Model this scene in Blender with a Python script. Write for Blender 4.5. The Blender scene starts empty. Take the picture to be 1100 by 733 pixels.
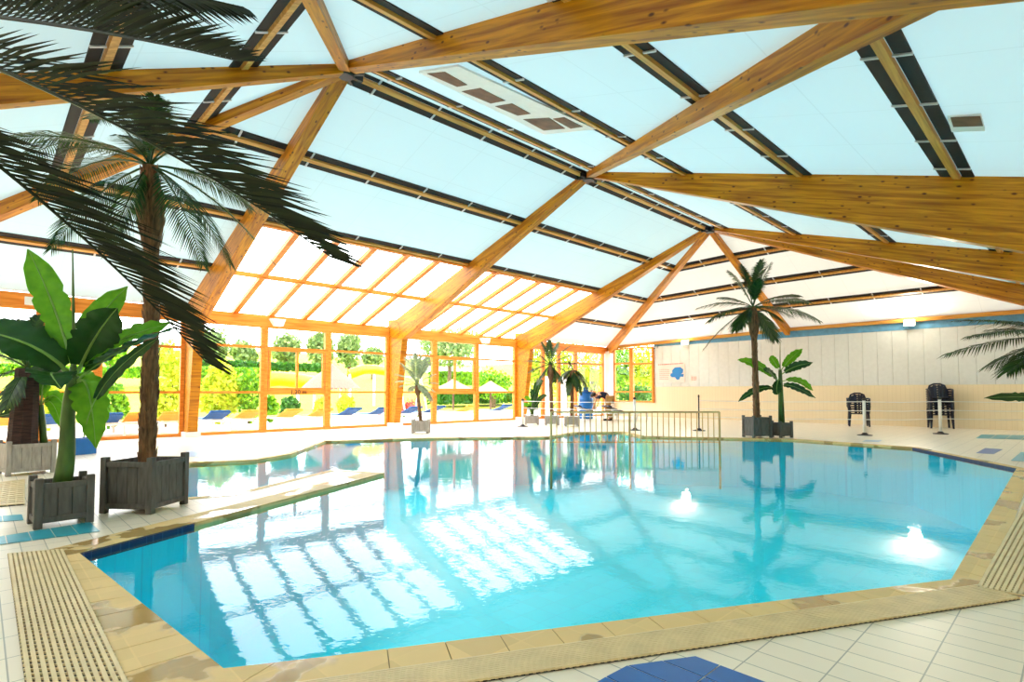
import bpy, bmesh, math, random
from mathutils import Vector, Matrix
from mathutils.geometry import tessellate_polygon
R = math.radians
C = bpy.context.scene.collection
sc = bpy.context.scene
rnd = random.Random(7)

# ------------------------------------------------------------------ camera
H = 1.1; TAU = R(2.4); F = 592.5; PHI = R(45.95); Y0 = 421.2
CY = Y0 - F * math.tan(TAU)
def ray(px, py):
    x = (px - 550) / F; y = (CY - py) / F
    c, s = math.cos(TAU), math.sin(TAU)
    Y = c - s * y; Z = s + c * y
    return Vector((x * math.sin(PHI) + Y * math.cos(PHI), -x * math.cos(PHI) + Y * math.sin(PHI), Z))
O = Vector((0, 0, H))
def fl(px, py, z=0.0):
    d = ray(px, py); return O + d * ((z - H) / d.z)
def onV(px, py, v):
    d = ray(px, py); return O + d * (v / d.y)
def onU(px, py, u):
    d = ray(px, py); return O + d * (u / d.x)
def at(px, py, D): return O + ray(px, py) * D
cd = bpy.data.cameras.new('camera'); cam = bpy.data.objects.new('camera', cd); C.objects.link(cam)
cd.sensor_width = 36; cd.lens = F / 1100 * 36; cd.shift_y = (CY - 366.5) / 1100
cd.clip_end = 500; cd.clip_start = .05
cam.location = O; cam.rotation_euler = (math.pi / 2 + TAU, 0, PHI - math.pi / 2)
sc.camera = cam

# ------------------------------------------------------------------ materials
def lin(c):
    return tuple(((v / 255) / 12.92 if v / 255 <= .04045 else ((v / 255 + .055) / 1.055) ** 2.4) for v in c) + (1,)
def nmat(name):
    m = bpy.data.materials.new(name); m.use_nodes = True
    nt = m.node_tree; nt.nodes.clear()
    out = nt.nodes.new('ShaderNodeOutputMaterial')
    return m, nt, out
def N(nt, t, **kw):
    n = nt.nodes.new('ShaderNode' + t)
    for k, v in kw.items():
        if k in n.inputs: n.inputs[k].default_value = v
        else: setattr(n, k, v)
    return n
def pm(name, col, rough=.5, var=.08, scale=8, bump=0, metal=0, spec=.5, stretch=(1, 1, 1)):
    m, nt, out = nmat(name)
    b = N(nt, 'BsdfPrincipled', Roughness=rough, Metallic=metal)
    b.inputs['Specular IOR Level'].default_value = spec
    tc = N(nt, 'TexCoord'); mp = N(nt, 'Mapping'); mp.inputs['Scale'].default_value = stretch
    no = N(nt, 'TexNoise', Scale=scale, Detail=3.0)
    nt.links.new(tc.outputs['Object'], mp.inputs[0]); nt.links.new(mp.outputs[0], no.inputs['Vector'])
    cr = N(nt, 'ValToRGB'); c = lin(col)
    cr.color_ramp.elements[0].color = tuple(v * (1 - var * 2.2) for v in c[:3]) + (1,); cr.color_ramp.elements[0].position = .3
    cr.color_ramp.elements[1].color = tuple(min(1, v * (1 + var)) for v in c[:3]) + (1,); cr.color_ramp.elements[1].position = .7
    nt.links.new(no.outputs['Fac'], cr.inputs[0]); nt.links.new(cr.outputs[0], b.inputs['Base Color'])
    if bump:
        bp = N(nt, 'Bump', Strength=bump, Distance=.02); nt.links.new(no.outputs['Fac'], bp.inputs['Height']); nt.links.new(bp.outputs[0], b.inputs['Normal'])
    nt.links.new(b.outputs[0], out.inputs[0])
    return m
def wood(name, dark, light, knots=True, ks=1.0):
    m, nt, out = nmat(name)
    b = N(nt, 'BsdfPrincipled', Roughness=.42)
    b.inputs['Specular IOR Level'].default_value = .3
    tc = N(nt, 'TexCoord'); mp = N(nt, 'Mapping'); mp.inputs['Scale'].default_value = (.55, 9, 9)
    nt.links.new(tc.outputs['Object'], mp.inputs[0])
    no = N(nt, 'TexNoise', Scale=2.2, Detail=5.0, Distortion=.6); nt.links.new(mp.outputs[0], no.inputs['Vector'])
    cr = N(nt, 'ValToRGB')
    cr.color_ramp.elements[0].color = lin(dark); cr.color_ramp.elements[0].position = .3
    cr.color_ramp.elements[1].color = lin(light); cr.color_ramp.elements[1].position = .68
    nt.links.new(no.outputs['Fac'], cr.inputs[0])
    col = cr.outputs[0]
    if knots:
        mp2 = N(nt, 'Mapping'); mp2.inputs['Scale'].default_value = (3.2 * ks, 6.5 * ks, 6.5 * ks); nt.links.new(tc.outputs['Object'], mp2.inputs[0])
        vo = N(nt, 'TexVoronoi', Scale=1.0); vo.inputs['Randomness'].default_value = 1.0
        nt.links.new(mp2.outputs[0], vo.inputs['Vector'])
        c2 = N(nt, 'ValToRGB')
        c2.color_ramp.elements[0].position = .09; c2.color_ramp.elements[0].color = (1, 1, 1, 1)
        c2.color_ramp.elements[1].position = .2; c2.color_ramp.elements[1].color = (0, 0, 0, 1)
        nt.links.new(vo.outputs['Distance'], c2.inputs[0])
        mx = N(nt, 'MixRGB'); mx.inputs[2].default_value = lin((92, 44, 8))
        nt.links.new(c2.outputs[0], mx.inputs[0]); nt.links.new(col, mx.inputs[1]); col = mx.outputs[0]
    nt.links.new(col, b.inputs['Base Color']); nt.links.new(b.outputs[0], out.inputs[0])
    return m
def leafm(name, a, b_, trans=.35, rough=.35):
    m, nt, out = nmat(name)
    g = N(nt, 'NewGeometry'); cr = N(nt, 'ValToRGB')
    cr.color_ramp.elements[0].color = lin(a); cr.color_ramp.elements[1].color = lin(b_)
    nt.links.new(g.outputs['Random Per Island'], cr.inputs[0])
    p = N(nt, 'BsdfPrincipled', Roughness=rough); p.inputs['Specular IOR Level'].default_value = .3
    t = N(nt, 'BsdfTranslucent'); mx = N(nt, 'MixShader'); mx.inputs[0].default_value = trans
    nt.links.new(cr.outputs[0], p.inputs['Base Color']); nt.links.new(cr.outputs[0], t.inputs[0])
    nt.links.new(p.outputs[0], mx.inputs[1]); nt.links.new(t.outputs[0], mx.inputs[2]); nt.links.new(mx.outputs[0], out.inputs[0])
    return m
def veinleaf(name, a, b_, trans=.45):
    # banana leaf blade: fine cross veins
    m, nt, out = nmat(name)
    tc = N(nt, 'TexCoord'); w = N(nt, 'TexNoise', Scale=14.0, Detail=2.0)
    nt.links.new(tc.outputs['Object'], w.inputs['Vector'])
    cr = N(nt, 'ValToRGB'); cr.color_ramp.elements[0].color = lin(a); cr.color_ramp.elements[1].color = lin(b_)
    nt.links.new(w.outputs['Fac'], cr.inputs[0])
    p = N(nt, 'BsdfPrincipled', Roughness=.3); p.inputs['Specular IOR Level'].default_value = .35
    t = N(nt, 'BsdfTranslucent'); mx = N(nt, 'MixShader'); mx.inputs[0].default_value = trans
    nt.links.new(cr.outputs[0], p.inputs['Base Color']); nt.links.new(cr.outputs[0], t.inputs[0])
    nt.links.new(p.outputs[0], mx.inputs[1]); nt.links.new(t.outputs[0], mx.inputs[2]); nt.links.new(mx.outputs[0], out.inputs[0])
    return m
def emis(name, col, s):
    m, nt, out = nmat(name); e = N(nt, 'Emission', Strength=s); e.inputs[0].default_value = lin(col)
    nt.links.new(e.outputs[0], out.inputs[0]); return m
def tilem(name, tile, mortar, bw, rh, off=(0, 0), rough=.3, ms=.004, rot=0, var=.06, stain=None):
    m, nt, out = nmat(name)
    tc = N(nt, 'TexCoord'); mp = N(nt, 'Mapping'); mp.inputs['Location'].default_value = (off[0], off[1], 0); mp.inputs['Rotation'].default_value = (0, 0, rot)
    nt.links.new(tc.outputs['Object'], mp.inputs[0])
    br = N(nt, 'TexBrick', Scale=1.0); br.offset = 0; br.inputs['Brick Width'].default_value = bw; br.inputs['Row Height'].default_value = rh
    br.inputs['Mortar Size'].default_value = ms; br.inputs['Mortar Smooth'].default_value = .1
    c = lin(tile)
    br.inputs['Color1'].default_value = c; br.inputs['Color2'].default_value = tuple(v * (1 - var) for v in c[:3]) + (1,)
    br.inputs['Mortar'].default_value = lin(mortar)
    nt.links.new(mp.outputs[0], br.inputs['Vector'])
    b = N(nt, 'BsdfPrincipled', Roughness=rough); col = br.outputs['Color']
    if stain:   # damp blotches with their own outline
        no = N(nt, 'TexNoise', Scale=1.7, Detail=4.0); nt.links.new(tc.outputs['Object'], no.inputs['Vector'])
        cr = N(nt, 'ValToRGB'); cr.color_ramp.elements[0].position = .53; cr.color_ramp.elements[0].color = (0, 0, 0, 1); cr.color_ramp.elements[1].position = .56; cr.color_ramp.elements[1].color = (1, 1, 1, 1)
        nt.links.new(no.outputs['Fac'], cr.inputs[0]); mx = N(nt, 'MixRGB', blend_type='MULTIPLY'); mx.inputs[2].default_value = stain
        nt.links.new(cr.outputs[0], mx.inputs[0]); nt.links.new(col, mx.inputs[1]); col = mx.outputs[0]
        mr = N(nt, 'MapRange'); mr.inputs['To Min'].default_value = rough; mr.inputs['To Max'].default_value = .12; nt.links.new(cr.outputs[0], mr.inputs['Value']); nt.links.new(mr.outputs[0], b.inputs['Roughness'])
    nt.links.new(col, b.inputs['Base Color']); nt.links.new(b.outputs[0], out.inputs[0])
    return m
def fres(nt, ior):
    # same reflectance from both sides of a sheet
    g = N(nt, 'NewGeometry'); mr = N(nt, 'MapRange'); mr.inputs['To Min'].default_value = ior; mr.inputs['To Max'].default_value = 1 / ior
    nt.links.new(g.outputs['Backfacing'], mr.inputs['Value'])
    f = N(nt, 'Fresnel'); nt.links.new(mr.outputs[0], f.inputs['IOR']); return f
def glassm(name, rough=0.0, k=1.0, tint=(1, 1, 1, 1)):
    m, nt, out = nmat(name)
    t = N(nt, 'BsdfTransparent'); t.inputs[0].default_value = tint
    g = N(nt, 'BsdfGlossy', Roughness=rough); fr = fres(nt, 1.25)
    mx = N(nt, 'MixShader'); nt.links.new(fr.outputs[0], mx.inputs[0]); nt.links.new(t.outputs[0], mx.inputs[1]); nt.links.new(g.outputs[0], mx.inputs[2]); nt.links.new(mx.outputs[0], out.inputs[0])
    return m
def waterm():
    m, nt, out = nmat('pool_water')
    tc = N(nt, 'TexCoord'); mp = N(nt, 'Mapping'); mp.inputs['Scale'].default_value = (1, 1, 1)
    nt.links.new(tc.outputs['Object'], mp.inputs[0])
    no = N(nt, 'TexNoise', Scale=8.0, Detail=3.0, Roughness=.55); nt.links.new(mp.outputs[0], no.inputs['Vector'])
    bp = N(nt, 'Bump', Strength=WATER_BUMP, Distance=.02); nt.links.new(no.outputs['Fac'], bp.inputs['Height'])
    t = N(nt, 'BsdfTransparent'); t.inputs[0].default_value = (.72, 1, 1, 1)
    g = N(nt, 'BsdfGlossy', Roughness=.02); fr = fres(nt, 1.26)
    nt.links.new(bp.outputs[0], g.inputs['Normal']); nt.links.new(bp.outputs[0], fr.inputs['Normal'])
    mx = N(nt, 'MixShader'); nt.links.new(fr.outputs[0], mx.inputs[0]); nt.links.new(t.outputs[0], mx.inputs[1]); nt.links.new(g.outputs[0], mx.inputs[2]); nt.links.new(mx.outputs[0], out.inputs[0])
    return m
def panelm(name, col, trans, tw):
    # translucent roof panel: diffuse underside, part of the daylight comes through
    m, nt, out = nmat(name)
    tc = N(nt, 'TexCoord'); no = N(nt, 'TexNoise', Scale=.6, Detail=2.0); nt.links.new(tc.outputs['Object'], no.inputs['Vector'])
    cr = N(nt, 'ValToRGB'); c = lin(col)
    cr.color_ramp.elements[0].color = tuple(v * .94 for v in c[:3]) + (1,); cr.color_ramp.elements[1].color = c
    nt.links.new(no.outputs['Fac'], cr.inputs[0])
    br = N(nt, 'TexBrick', Scale=1.0); br.offset = 0; br.inputs['Brick Width'].default_value = 1.15; br.inputs['Row Height'].default_value = 1.0; br.inputs['Mortar Size'].default_value = .008
    br.inputs['Color1'].default_value = (1, 1, 1, 1); br.inputs['Color2'].default_value = (1, 1, 1, 1); br.inputs['Mortar'].default_value = (.9, .91, .91, 1)
    nt.links.new(tc.outputs['Object'], br.inputs['Vector'])
    ml = N(nt, 'MixRGB', blend_type='MULTIPLY'); ml.inputs[0].default_value = 1; nt.links.new(cr.outputs[0], ml.inputs[1]); nt.links.new(br.outputs['Color'], ml.inputs[2]); cr = ml
    d = N(nt, 'BsdfDiffuse'); t = N(nt, 'BsdfTranslucent'); a = N(nt, 'MixShader')
    nt.links.new(cr.outputs[0], d.inputs[0]); t.inputs[0].default_value = lin(trans); a.inputs[0].default_value = tw
    nt.links.new(d.outputs[0], a.inputs[1]); nt.links.new(t.outputs[0], a.inputs[2]); nt.links.new(a.outputs[0], out.inputs[0])
    return m

SKY = 7.0
EXPOSURE = 0.06
WATER_BUMP = .05
m_wood = wood('glulam_wood', (150, 82, 3), (218, 144, 16), ks=1.6)
m_wood2 = wood('window_timber', (206, 112, 28), (240, 154, 62), False)
m_purlin = wood('purlin_timber', (184, 122, 44), (228, 170, 84), False)
m_slot = pm('dark_slot', (34, 26, 24), .8)
m_white = pm('white_paint', (238, 236, 230), .4, .02)
m_clip = pm('white_clip', (205, 205, 205), .4, .02)
m_steel = pm('black_steel', (40, 40, 42), .45, .1, metal=.3)
m_panel = panelm('roof_panel_pool_tint', (182, 208, 215), (214, 236, 240), .08)  # white panels; cyan light bounced off the pool is put into their colour
m_panel_w = panelm('roof_panel_warm', (222, 220, 212), (250, 246, 238), .075)
m_tile = tilem('floor_tiles', (246, 234, 212), (172, 167, 152), .135, .266, (.02, .07), ms=.003)
m_grout = pm('coping_grout', (150, 126, 84), .8)
m_coping = tilem('beige_coping', (228, 196, 132), (228, 196, 132), .25, .25, rough=.6, var=.12, stain=(.62, .56, .46, 1))
m_grate = pm('cream_grating', (228, 206, 158), .45, .05)
m_drain = pm('drain_dark', (38, 34, 30), .8)
m_pool = tilem('pool_tiles', (0, 230, 255), (20, 210, 240), .25, .25, rough=.4, ms=.003, var=.05)
m_navy = tilem('navy_border_tiles', (8, 26, 84), (40, 60, 110), .12, .12, ms=.003)
m_teal = pm('teal_tile', (44, 164, 186), .3, .05)
m_blue = pm('blue_tile', (4, 98, 176), .3, .05)
m_paleblue = pm('pale_blue_tile', (150, 190, 225), .3, .05)
m_water = waterm()
m_glass = glassm('window_glass')
m_wall = tilem('wall_tiles', (240, 223, 188), (222, 204, 166), .25, .12, rough=.4, ms=.003, var=.02)
m_board = pm('wall_panel_white', (222, 226, 226), .15, .02)
m_band = pm('blue_band', (96, 158, 200), .5, .08)
m_planter = pm('weathered_grey_wood', (96, 92, 86), .7, .16, 10, .15, stretch=(3, 3, .6))
m_planter_l = pm('glare_grey_wood', (172, 165, 156), .7, .12, 10, .15, stretch=(3, 3, .6))  # lighter copy of the planter wood, blown-out daylight put into its colour
m_soil = pm('soil', (60, 44, 32), .9, .3, 30, .4)
m_trunk = pm('palm_trunk', (132, 92, 60), .85, .3, 14, .5, stretch=(3, 3, .5))
m_trunkd = pm('dark_palm_trunk', (62, 40, 34), .85, .3, 14, .5, stretch=(.6, .6, 4))
m_frond = leafm('palm_frond', (24, 54, 22), (62, 92, 36), .2)
m_frond_shade = leafm('shaded_frond', (10, 22, 12), (30, 42, 16), .12)  # near palm: the shade of its backlit fronds is put into the colour
m_frond_glare = leafm('glare_frond', (120, 140, 104), (176, 186, 150), .3)  # little palm: overexposed daylight on the leaves painted into their colour
m_ban = veinleaf('banana_leaf', (58, 122, 18), (112, 172, 34), .5)
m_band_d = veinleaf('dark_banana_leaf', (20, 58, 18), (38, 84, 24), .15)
m_banstem = pm('banana_stem', (72, 104, 36), .45, .25, 6, .1, stretch=(2, 2, .5))
m_midrib = pm('leaf_midrib', (120, 160, 70), .4, .1)
m_plastic = pm('navy_plastic', (22, 28, 52), .25, .1)
m_bluep = pm('blue_plastic', (20, 110, 190), .35, .06)
m_blackr = pm('black_rubber', (26, 26, 28), .6)
m_rail = pm('beige_rail', (204, 170, 112), .4, .06)
m_rope = pm('white_rope', (240, 240, 236), .6, .03)
m_lamp = emis('lamp_glow', (255, 246, 226), 60)
m_brown = pm('hatch_wood', (122, 84, 60), .7, .2, 5)
m_red = pm('red_print', (214, 120, 112), .6, .05)
m_pink = pm('pink_card', (244, 226, 220), .6, .02)
m_splat = pm('blue_print', (14, 130, 214), .4, .02)
m_green = pm('exit_green', (40, 150, 90), .4)
m_terr = pm('terrace_concrete', (236, 226, 210), .8, .05, 3)
m_lawn = pm('lawn', (196, 206, 44), .9, .2, 2, .2)
m_hedge = leafm('hedge_leaf', (52, 120, 20), (150, 200, 40), .3)
m_hedged = leafm('dark_hedge_leaf', (30, 84, 24), (74, 130, 40), .25)
m_shrub = leafm('yellow_shrub_leaf', (150, 180, 30), (226, 226, 70), .4)
m_tree = leafm('tree_leaf', (84, 120, 64), (160, 180, 110), .35)
m_treey = leafm('bright_tree_leaf', (120, 160, 20), (214, 220, 60), .4)
m_bark = pm('bark', (112, 90, 70), .9, .3, 12, .3)
m_thatch = pm('thatch', (178, 144, 122), .9, .25, 20, .5, stretch=(4, 4, 1))
m_thatchd = pm('dark_thatch', (150, 116, 100), .9, .3, 20, .5, stretch=(4, 4, 1))
m_slide = pm('yellow_slide', (246, 206, 10), .35, .04)
m_ls_b = pm('blue_sling', (14, 84, 150), .7, .05)
m_ls_o = pm('orange_sling', (240, 160, 40), .7, .05)
m_house = pm('house_wall', (200, 200, 200), .8, .04)
m_houser = pm('house_roof', (150, 150, 156), .8, .08)
m_skin = pm('skin', (205, 150, 118), .5, .05)
m_shirt = pm('navy_shirt', (28, 36, 62), .8, .08)
m_khaki = pm('khaki_trousers', (190, 146, 84), .8, .08)
m_hair = pm('dark_hair', (30, 24, 22), .6)
m_pinkf = pm('coral_flowers', (226, 90, 80), .8, .2, 20)

# ------------------------------------------------------------------ mesh helpers
class MB:
    def __init__(s): s.v = []; s.f = []
    def add(s, vs, fs):
        o = len(s.v); s.v += [Vector(p) for p in vs]; s.f += [tuple(i + o for i in f) for f in fs]
    def box(s, c, d, M=None):
        x, y, z = d[0] / 2, d[1] / 2, d[2] / 2
        vs = [Vector((a * x, b * y, e * z)) for e in (-1, 1) for a, b in ((-1, -1), (1, -1), (1, 1), (-1, 1))]
        vs = [(M @ p if M else p) + Vector(c) for p in vs]
        s.add(vs, [(3, 2, 1, 0), (4, 5, 6, 7), (0, 1, 5, 4), (1, 2, 6, 5), (2, 3, 7, 6), (3, 0, 4, 7)])
    def bar(s, a, b, w, h, up=(0, 0, 1)):
        a, b = Vector(a), Vector(b); x = (b - a); L = x.length; x.normalize()
        y = Vector(up).cross(x)
        if y.length < 1e-4: y = Vector((0, 1, 0)).cross(x)
        y.normalize(); z = x.cross(y)
        M = Matrix((x, y, z)).transposed()
        s.box((a + b) / 2, (L, w, h), M)
    def tube(s, path, rad, n=8, cap=True):
        path = [Vector(p) for p in path]
        if not isinstance(rad, (list, tuple)): rad = [rad] * len(path)
        o = len(s.v); ref = None
        for i, p in enumerate(path):
            t = (path[min(i + 1, len(path) - 1)] - path[max(i - 1, 0)]).normalized()
            if ref is None:
                ref = t.orthogonal().normalized()
            ref = (ref - t * ref.dot(t))
            ref = ref.normalized() if ref.length > 1e-5 else t.orthogonal().normalized()
            b = t.cross(ref)
            for k in range(n):
                a = 2 * math.pi * k / n; s.v.append(p + (ref * math.cos(a) + b * math.sin(a)) * rad[i])
        for i in range(len(path) - 1):
            for k in range(n):
                s.f.append((o + i * n + k, o + i * n + (k + 1) % n, o + (i + 1) * n + (k + 1) % n, o + (i + 1) * n + k))
        if cap:
            s.f.append(tuple(o + k for k in reversed(range(n)))); s.f.append(tuple(o + (len(path) - 1) * n + k for k in range(n)))
    def lathe(s, c, prof, n=20):
        c = Vector(c)
        s.tube([c + Vector((0, 0, z)) for r, z in prof], [r for r, z in prof], n) if False else None
        o = len(s.v)
        for r, z in prof:
            for k in range(n):
                a = 2 * math.pi * k / n; s.v.append(c + Vector((r * math.cos(a), r * math.sin(a), z)))
        for i in range(len(prof) - 1):
            for k in range(n): s.f.append((o + i * n + k, o + i * n + (k + 1) % n, o + (i + 1) * n + (k + 1) % n, o + (i + 1) * n + k))
        s.f.append(tuple(o + k for k in reversed(range(n)))); s.f.append(tuple(o + (len(prof) - 1) * n + k for k in range(n)))
    def prism(s, pts, ext):
        # pts: 3D loop, ext: extrusion vector
        n = len(pts); e = Vector(ext); pts = [Vector(p) for p in pts]
        s.add(pts + [p + e for p in pts], [tuple(reversed(range(n))), tuple(range(n, 2 * n))] + [(i, (i + 1) % n, n + (i + 1) % n, n + i) for i in range(n)])
    def quad(s, *p): s.add(p, [tuple(range(len(p)))])
    def build(s, name, mat, parent=None, world=False, smooth=False, bevel=0):
        me = bpy.data.meshes.new(name); vs = s.v
        if parent is not None and world: vs = [v - parent.location for v in vs]
        me.from_pydata([tuple(v) for v in vs], [], s.f); me.update()
        bm = bmesh.new(); bm.from_mesh(me); bmesh.ops.recalc_face_normals(bm, faces=bm.faces); bm.to_mesh(me); bm.free()
        if smooth: me.polygons.foreach_set('use_smooth', [True] * len(me.polygons))
        o = bpy.data.objects.new(name, me); C.objects.link(o); me.materials.append(mat)
        if parent is not None: o.parent = parent
        if bevel:
            b = o.modifiers.new('bevel', 'BEVEL'); b.width = bevel; b.segments = 2; b.limit_method = 'ANGLE'
        return o
def tag(o, label, cat, group=None, kind=None):
    o['label'] = label; o['category'] = cat
    if group: o['group'] = group
    if kind: o['kind'] = kind
    return o
def thing(name, label, cat, loc=(0, 0, 0), rz=0, group=None):
    o = bpy.data.objects.new(name, None); C.objects.link(o); o.location = loc; o.rotation_euler = (0, 0, rz); o.empty_display_size = .1
    return tag(o, label, cat, group)
def struct(o, label, cat): return tag(o, label, cat, kind='structure')
def dup(root, loc, rz, label, group=None):
    r = root.copy(); C.objects.link(r); r.location = loc; r.rotation_euler = (0, 0, rz); r['label'] = label
    if group: r['group'] = group
    for ch in list(root.children):
        c = ch.copy(); C.objects.link(c); c.parent = r
        for g in list(ch.children):
            d = g.copy(); C.objects.link(d); d.parent = c
    return r
def recenter(o):
    # move a mesh object's origin to the centre of its base without moving it
    vs = [v.co for v in o.data.vertices]
    c = Vector((sum(v.x for v in vs) / len(vs), sum(v.y for v in vs) / len(vs), min(v.z for v in vs)))
    for v in o.data.vertices: v.co -= c
    o.location = o.location + c
    return o
def lerp(a, b, t): return Vector(a) * (1 - t) + Vector(b) * t

# ------------------------------------------------------------------ main dimensions
UA, UB, UC = 3.79, 9.585, 15.32
UN, UFAR = -2.05, 21.4
VF, VR, VE = 15.59, 7.466, -.65
ZR = 5.95
A = Vector((UA, VR, ZR)); B = Vector((UB, VR, ZR)); Cn = Vector((UC, VR, ZR))
NL = Vector((UN, VF, 3.23)); NR = Vector((UN, VE, 3.51)); NM = Vector((UN, VR, 3.32))
FL = Vector((UFAR, VF, 3.23)); FR = Vector((UFAR, VE, 3.45)); FM = Vector((UFAR, VR, 3.45))
def zleft(v): return ZR - .335 * (v - VR)
def zright(v): return ZR - .30 * (VR - v)
def on_right_roof(px, py, dz=0):
    # ray with plane z = ZR - .3 (VR - V)
    d = ray(px, py); # H + t dz = ZR - .3 VR + .3 t dy
    t = (ZR + dz - .30 * VR - H) / (d.z - .30 * d.y)
    return O + d * t

# ------------------------------------------------------------------ pool, floor
WZ = -.02
pool_px = [(85, 598), (413, 510), (358, 506), (250, 533), (200, 537), (165, 534), (165, 502), (205, 499), (276, 495.5), (313, 489),
           (350, 475), (460, 471.7), (590, 470.5), (618, 465.5), (668, 465), (690, 470), (773, 471.5), (852, 473), (980, 482), (1092, 505), (1022, 627), (350, 712), (240, 725)]
pool = [fl(x, y, WZ).to_2d() for x, y in pool_px]
outer = [Vector((-2.6, -1.6)), Vector((UFAR + .05, -1.6)), Vector((UFAR + .05, VF + .12)), Vector((-2.6, VF + .12))]
def tess(loops, z):
    l3 = [[Vector((p.x, p.y, 0)) for p in l] for l in loops]
    tris = tessellate_polygon(l3); flat = [p for l in l3 for p in l]
    return [(p.x, p.y, z) for p in flat], [tuple(t) for t in tris]
mb = MB(); vs, fs = tess([outer, pool], 0); mb.add(vs, fs)
fo = mb.build('floor', m_tile); struct(fo, 'pale tiled pool deck around the swimming pool', 'floor')
for p in fo.data.polygons:
    if p.normal.z < 0: p.flip()
DEPTH = -1.15
n = len(pool)
mb = MB(); vs, fs = tess([pool], DEPTH); mb.add(vs, fs)
for i in range(n):
    a, b = pool[i], pool[(i + 1) % n]
    mb.quad((a.x, a.y, DEPTH), (b.x, b.y, DEPTH), (b.x, b.y, -.075), (a.x, a.y, -.075))
struct(mb.build('pool_basin', m_pool), 'turquoise tiled basin under the pool water', 'pool')
for nm_, mt_, ids, lab_ in (('pool_border', m_navy, [0] + list(range(18, n)), 'dark navy tile line along the nearer pool edges'), ('pool_lip', m_coping, list(range(0, 18)), 'beige tile lip along the far pool edges')):
    mb = MB()
    for i in ids:
        a, b = pool[i], pool[(i + 1) % n]
        if i == 0:   # navy tiles stop where the narrow spit begins
            e_ = b - a; m_ = a + e_ * ((fl(205, 564.4, WZ).to_2d() - a).dot(e_) / e_.dot(e_))
            if nm_ == 'pool_border': b = m_
            else: a = m_
        mb.quad((a.x, a.y, -.075), (b.x, b.y, -.075), (b.x, b.y, 0), (a.x, a.y, 0))
    struct(mb.build(nm_, mt_), lab_, 'border')
mb = MB(); vs, fs = tess([pool], WZ - .012); mb.add(vs, fs)
wo = mb.build('pool_water', m_water); struct(wo, 'still turquoise water filling the swimming pool', 'water')
# coping ring
def offset_poly(poly, ds):
    k = len(poly); out = []
    area = sum(poly[i].x * poly[(i + 1) % k].y - poly[(i + 1) % k].x * poly[i].y for i in range(k))
    sg = 1 if area > 0 else -1
    for i in range(k):
        p0, p1, p2 = poly[i - 1], poly[i], poly[(i + 1) % k]
        e1 = (p1 - p0).normalized(); e2 = (p2 - p1).normalized()
        n1 = Vector((e1.y, -e1.x)) * sg; n2 = Vector((e2.y, -e2.x)) * sg
        d1, d2 = ds[i - 1], ds[i]
        den = n1.x * n2.y - n1.y * n2.x
        if abs(den) < .08: q = p1 + n1 * max(d1, d2)
        else:
            q = p1 + Vector(((d1 * n2.y - d2 * n1.y) / den, (n1.x * d2 - n2.x * d1) / den))
            if (q - p1).length > .6: q = p1 + (q - p1).normalized() * .6
        out.append(q)
    return out
ds = [.12] * n; ds[0] = .28
ds[1] = .1; ds[2] = .1; ds[n - 1] = .34; ds[19] = .17; ds[20] = .19; ds[21] = .19
co = offset_poly(pool, ds)
mb = MB(); gm = MB()
for i in range(n):
    a, b, c, d = pool[i], pool[(i + 1) % n], co[(i + 1) % n], co[i]
    L = (b - a).length; kt = max(1, round(L / .25)); g = .0025 / L
    for j in range(kt):
        f0, f1 = j / kt + (g if j else 0), (j + 1) / kt - (g if j < kt - 1 else 0)
        q = [a.lerp(b, f0), a.lerp(b, f1), d.lerp(c, f1), d.lerp(c, f0)]
        mb.prism([(v.x, v.y, .0015) for v in q], (0, 0, .003))
    gm.quad((a.x, a.y, .001), (b.x, b.y, .001), (c.x, c.y, .001), (d.x, d.y, .001))
    gm.quad((a.x, a.y, -.01), (b.x, b.y, -.01), (b.x, b.y, .001), (a.x, a.y, .001))
struct(mb.build('pool_coping', m_coping), 'beige tiled coping along the pool edge', 'coping')
struct(gm.build('coping_grout', m_grout), 'brown grout bed under the beige pool coping', 'grout')
# gratings : bars over a dark channel
def grating(label, q, nb, along=0, cross=.25):
    # q: four floor points a-b (pool side edge), d-c (outer edge)
    a, b, c, d = [Vector((p.x, p.y, 0)) for p in q]
    t = thing('drain_grating', label, 'grating', (a + b + c + d) / 4, group='overflow gratings beside the pool')
    m = MB(); m.prism([a + Vector((0, 0, .002)), b + Vector((0, 0, .002)), c + Vector((0, 0, .002)), d + Vector((0, 0, .002))], (0, 0, .003)); m.build('channel', m_drain, t, True)
    m = MB()
    for i in range(nb):
        f0 = (i + .16) / nb; f1 = (i + .80) / nb
        m.prism([v + Vector((0, 0, .006)) for v in (lerp(a, d, f0), lerp(b, c, f0), lerp(b, c, f1), lerp(a, d, f1))], (0, 0, .010))
    m.build('slats', m_grate, t, True)
    m = MB(); L = (b - a).length; k = max(2, int(L / cross))
    for i in range(k + 1):
        f = i / k; w = .006 / L
        m.prism([v + Vector((0, 0, .0055)) for v in (lerp(a, b, f - w), lerp(a, b, f + w), lerp(d, c, f + w), lerp(d, c, f - w))], (0, 0, .008))
    m.build('cross_ribs', m_grate, t, True)
    return t
g_l = grating('cream slatted overflow grating at lower left corner of the pool', [fl(68, 592), fl(150, 760), fl(30, 760), fl(8, 597)], 12, cross=.05)
g_f = grating('long fine beige overflow grating along the near edge of the pool', [fl(270, 744), fl(1049, 631), fl(1096, 645), fl(250, 775)], 13, cross=.03)
g_r = grating('cream slatted overflow grating at right edge of the pool', [fl(1049, 633), fl(1112, 520), fl(1160, 535), fl(1106, 643)], 9, cross=.05)
g_b = grating('pale overflow grating on deck at left edge behind the banana planter', [fl(26, 516), fl(-40, 524), fl(-60, 550), fl(26, 543)], 14, cross=.06)
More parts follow.
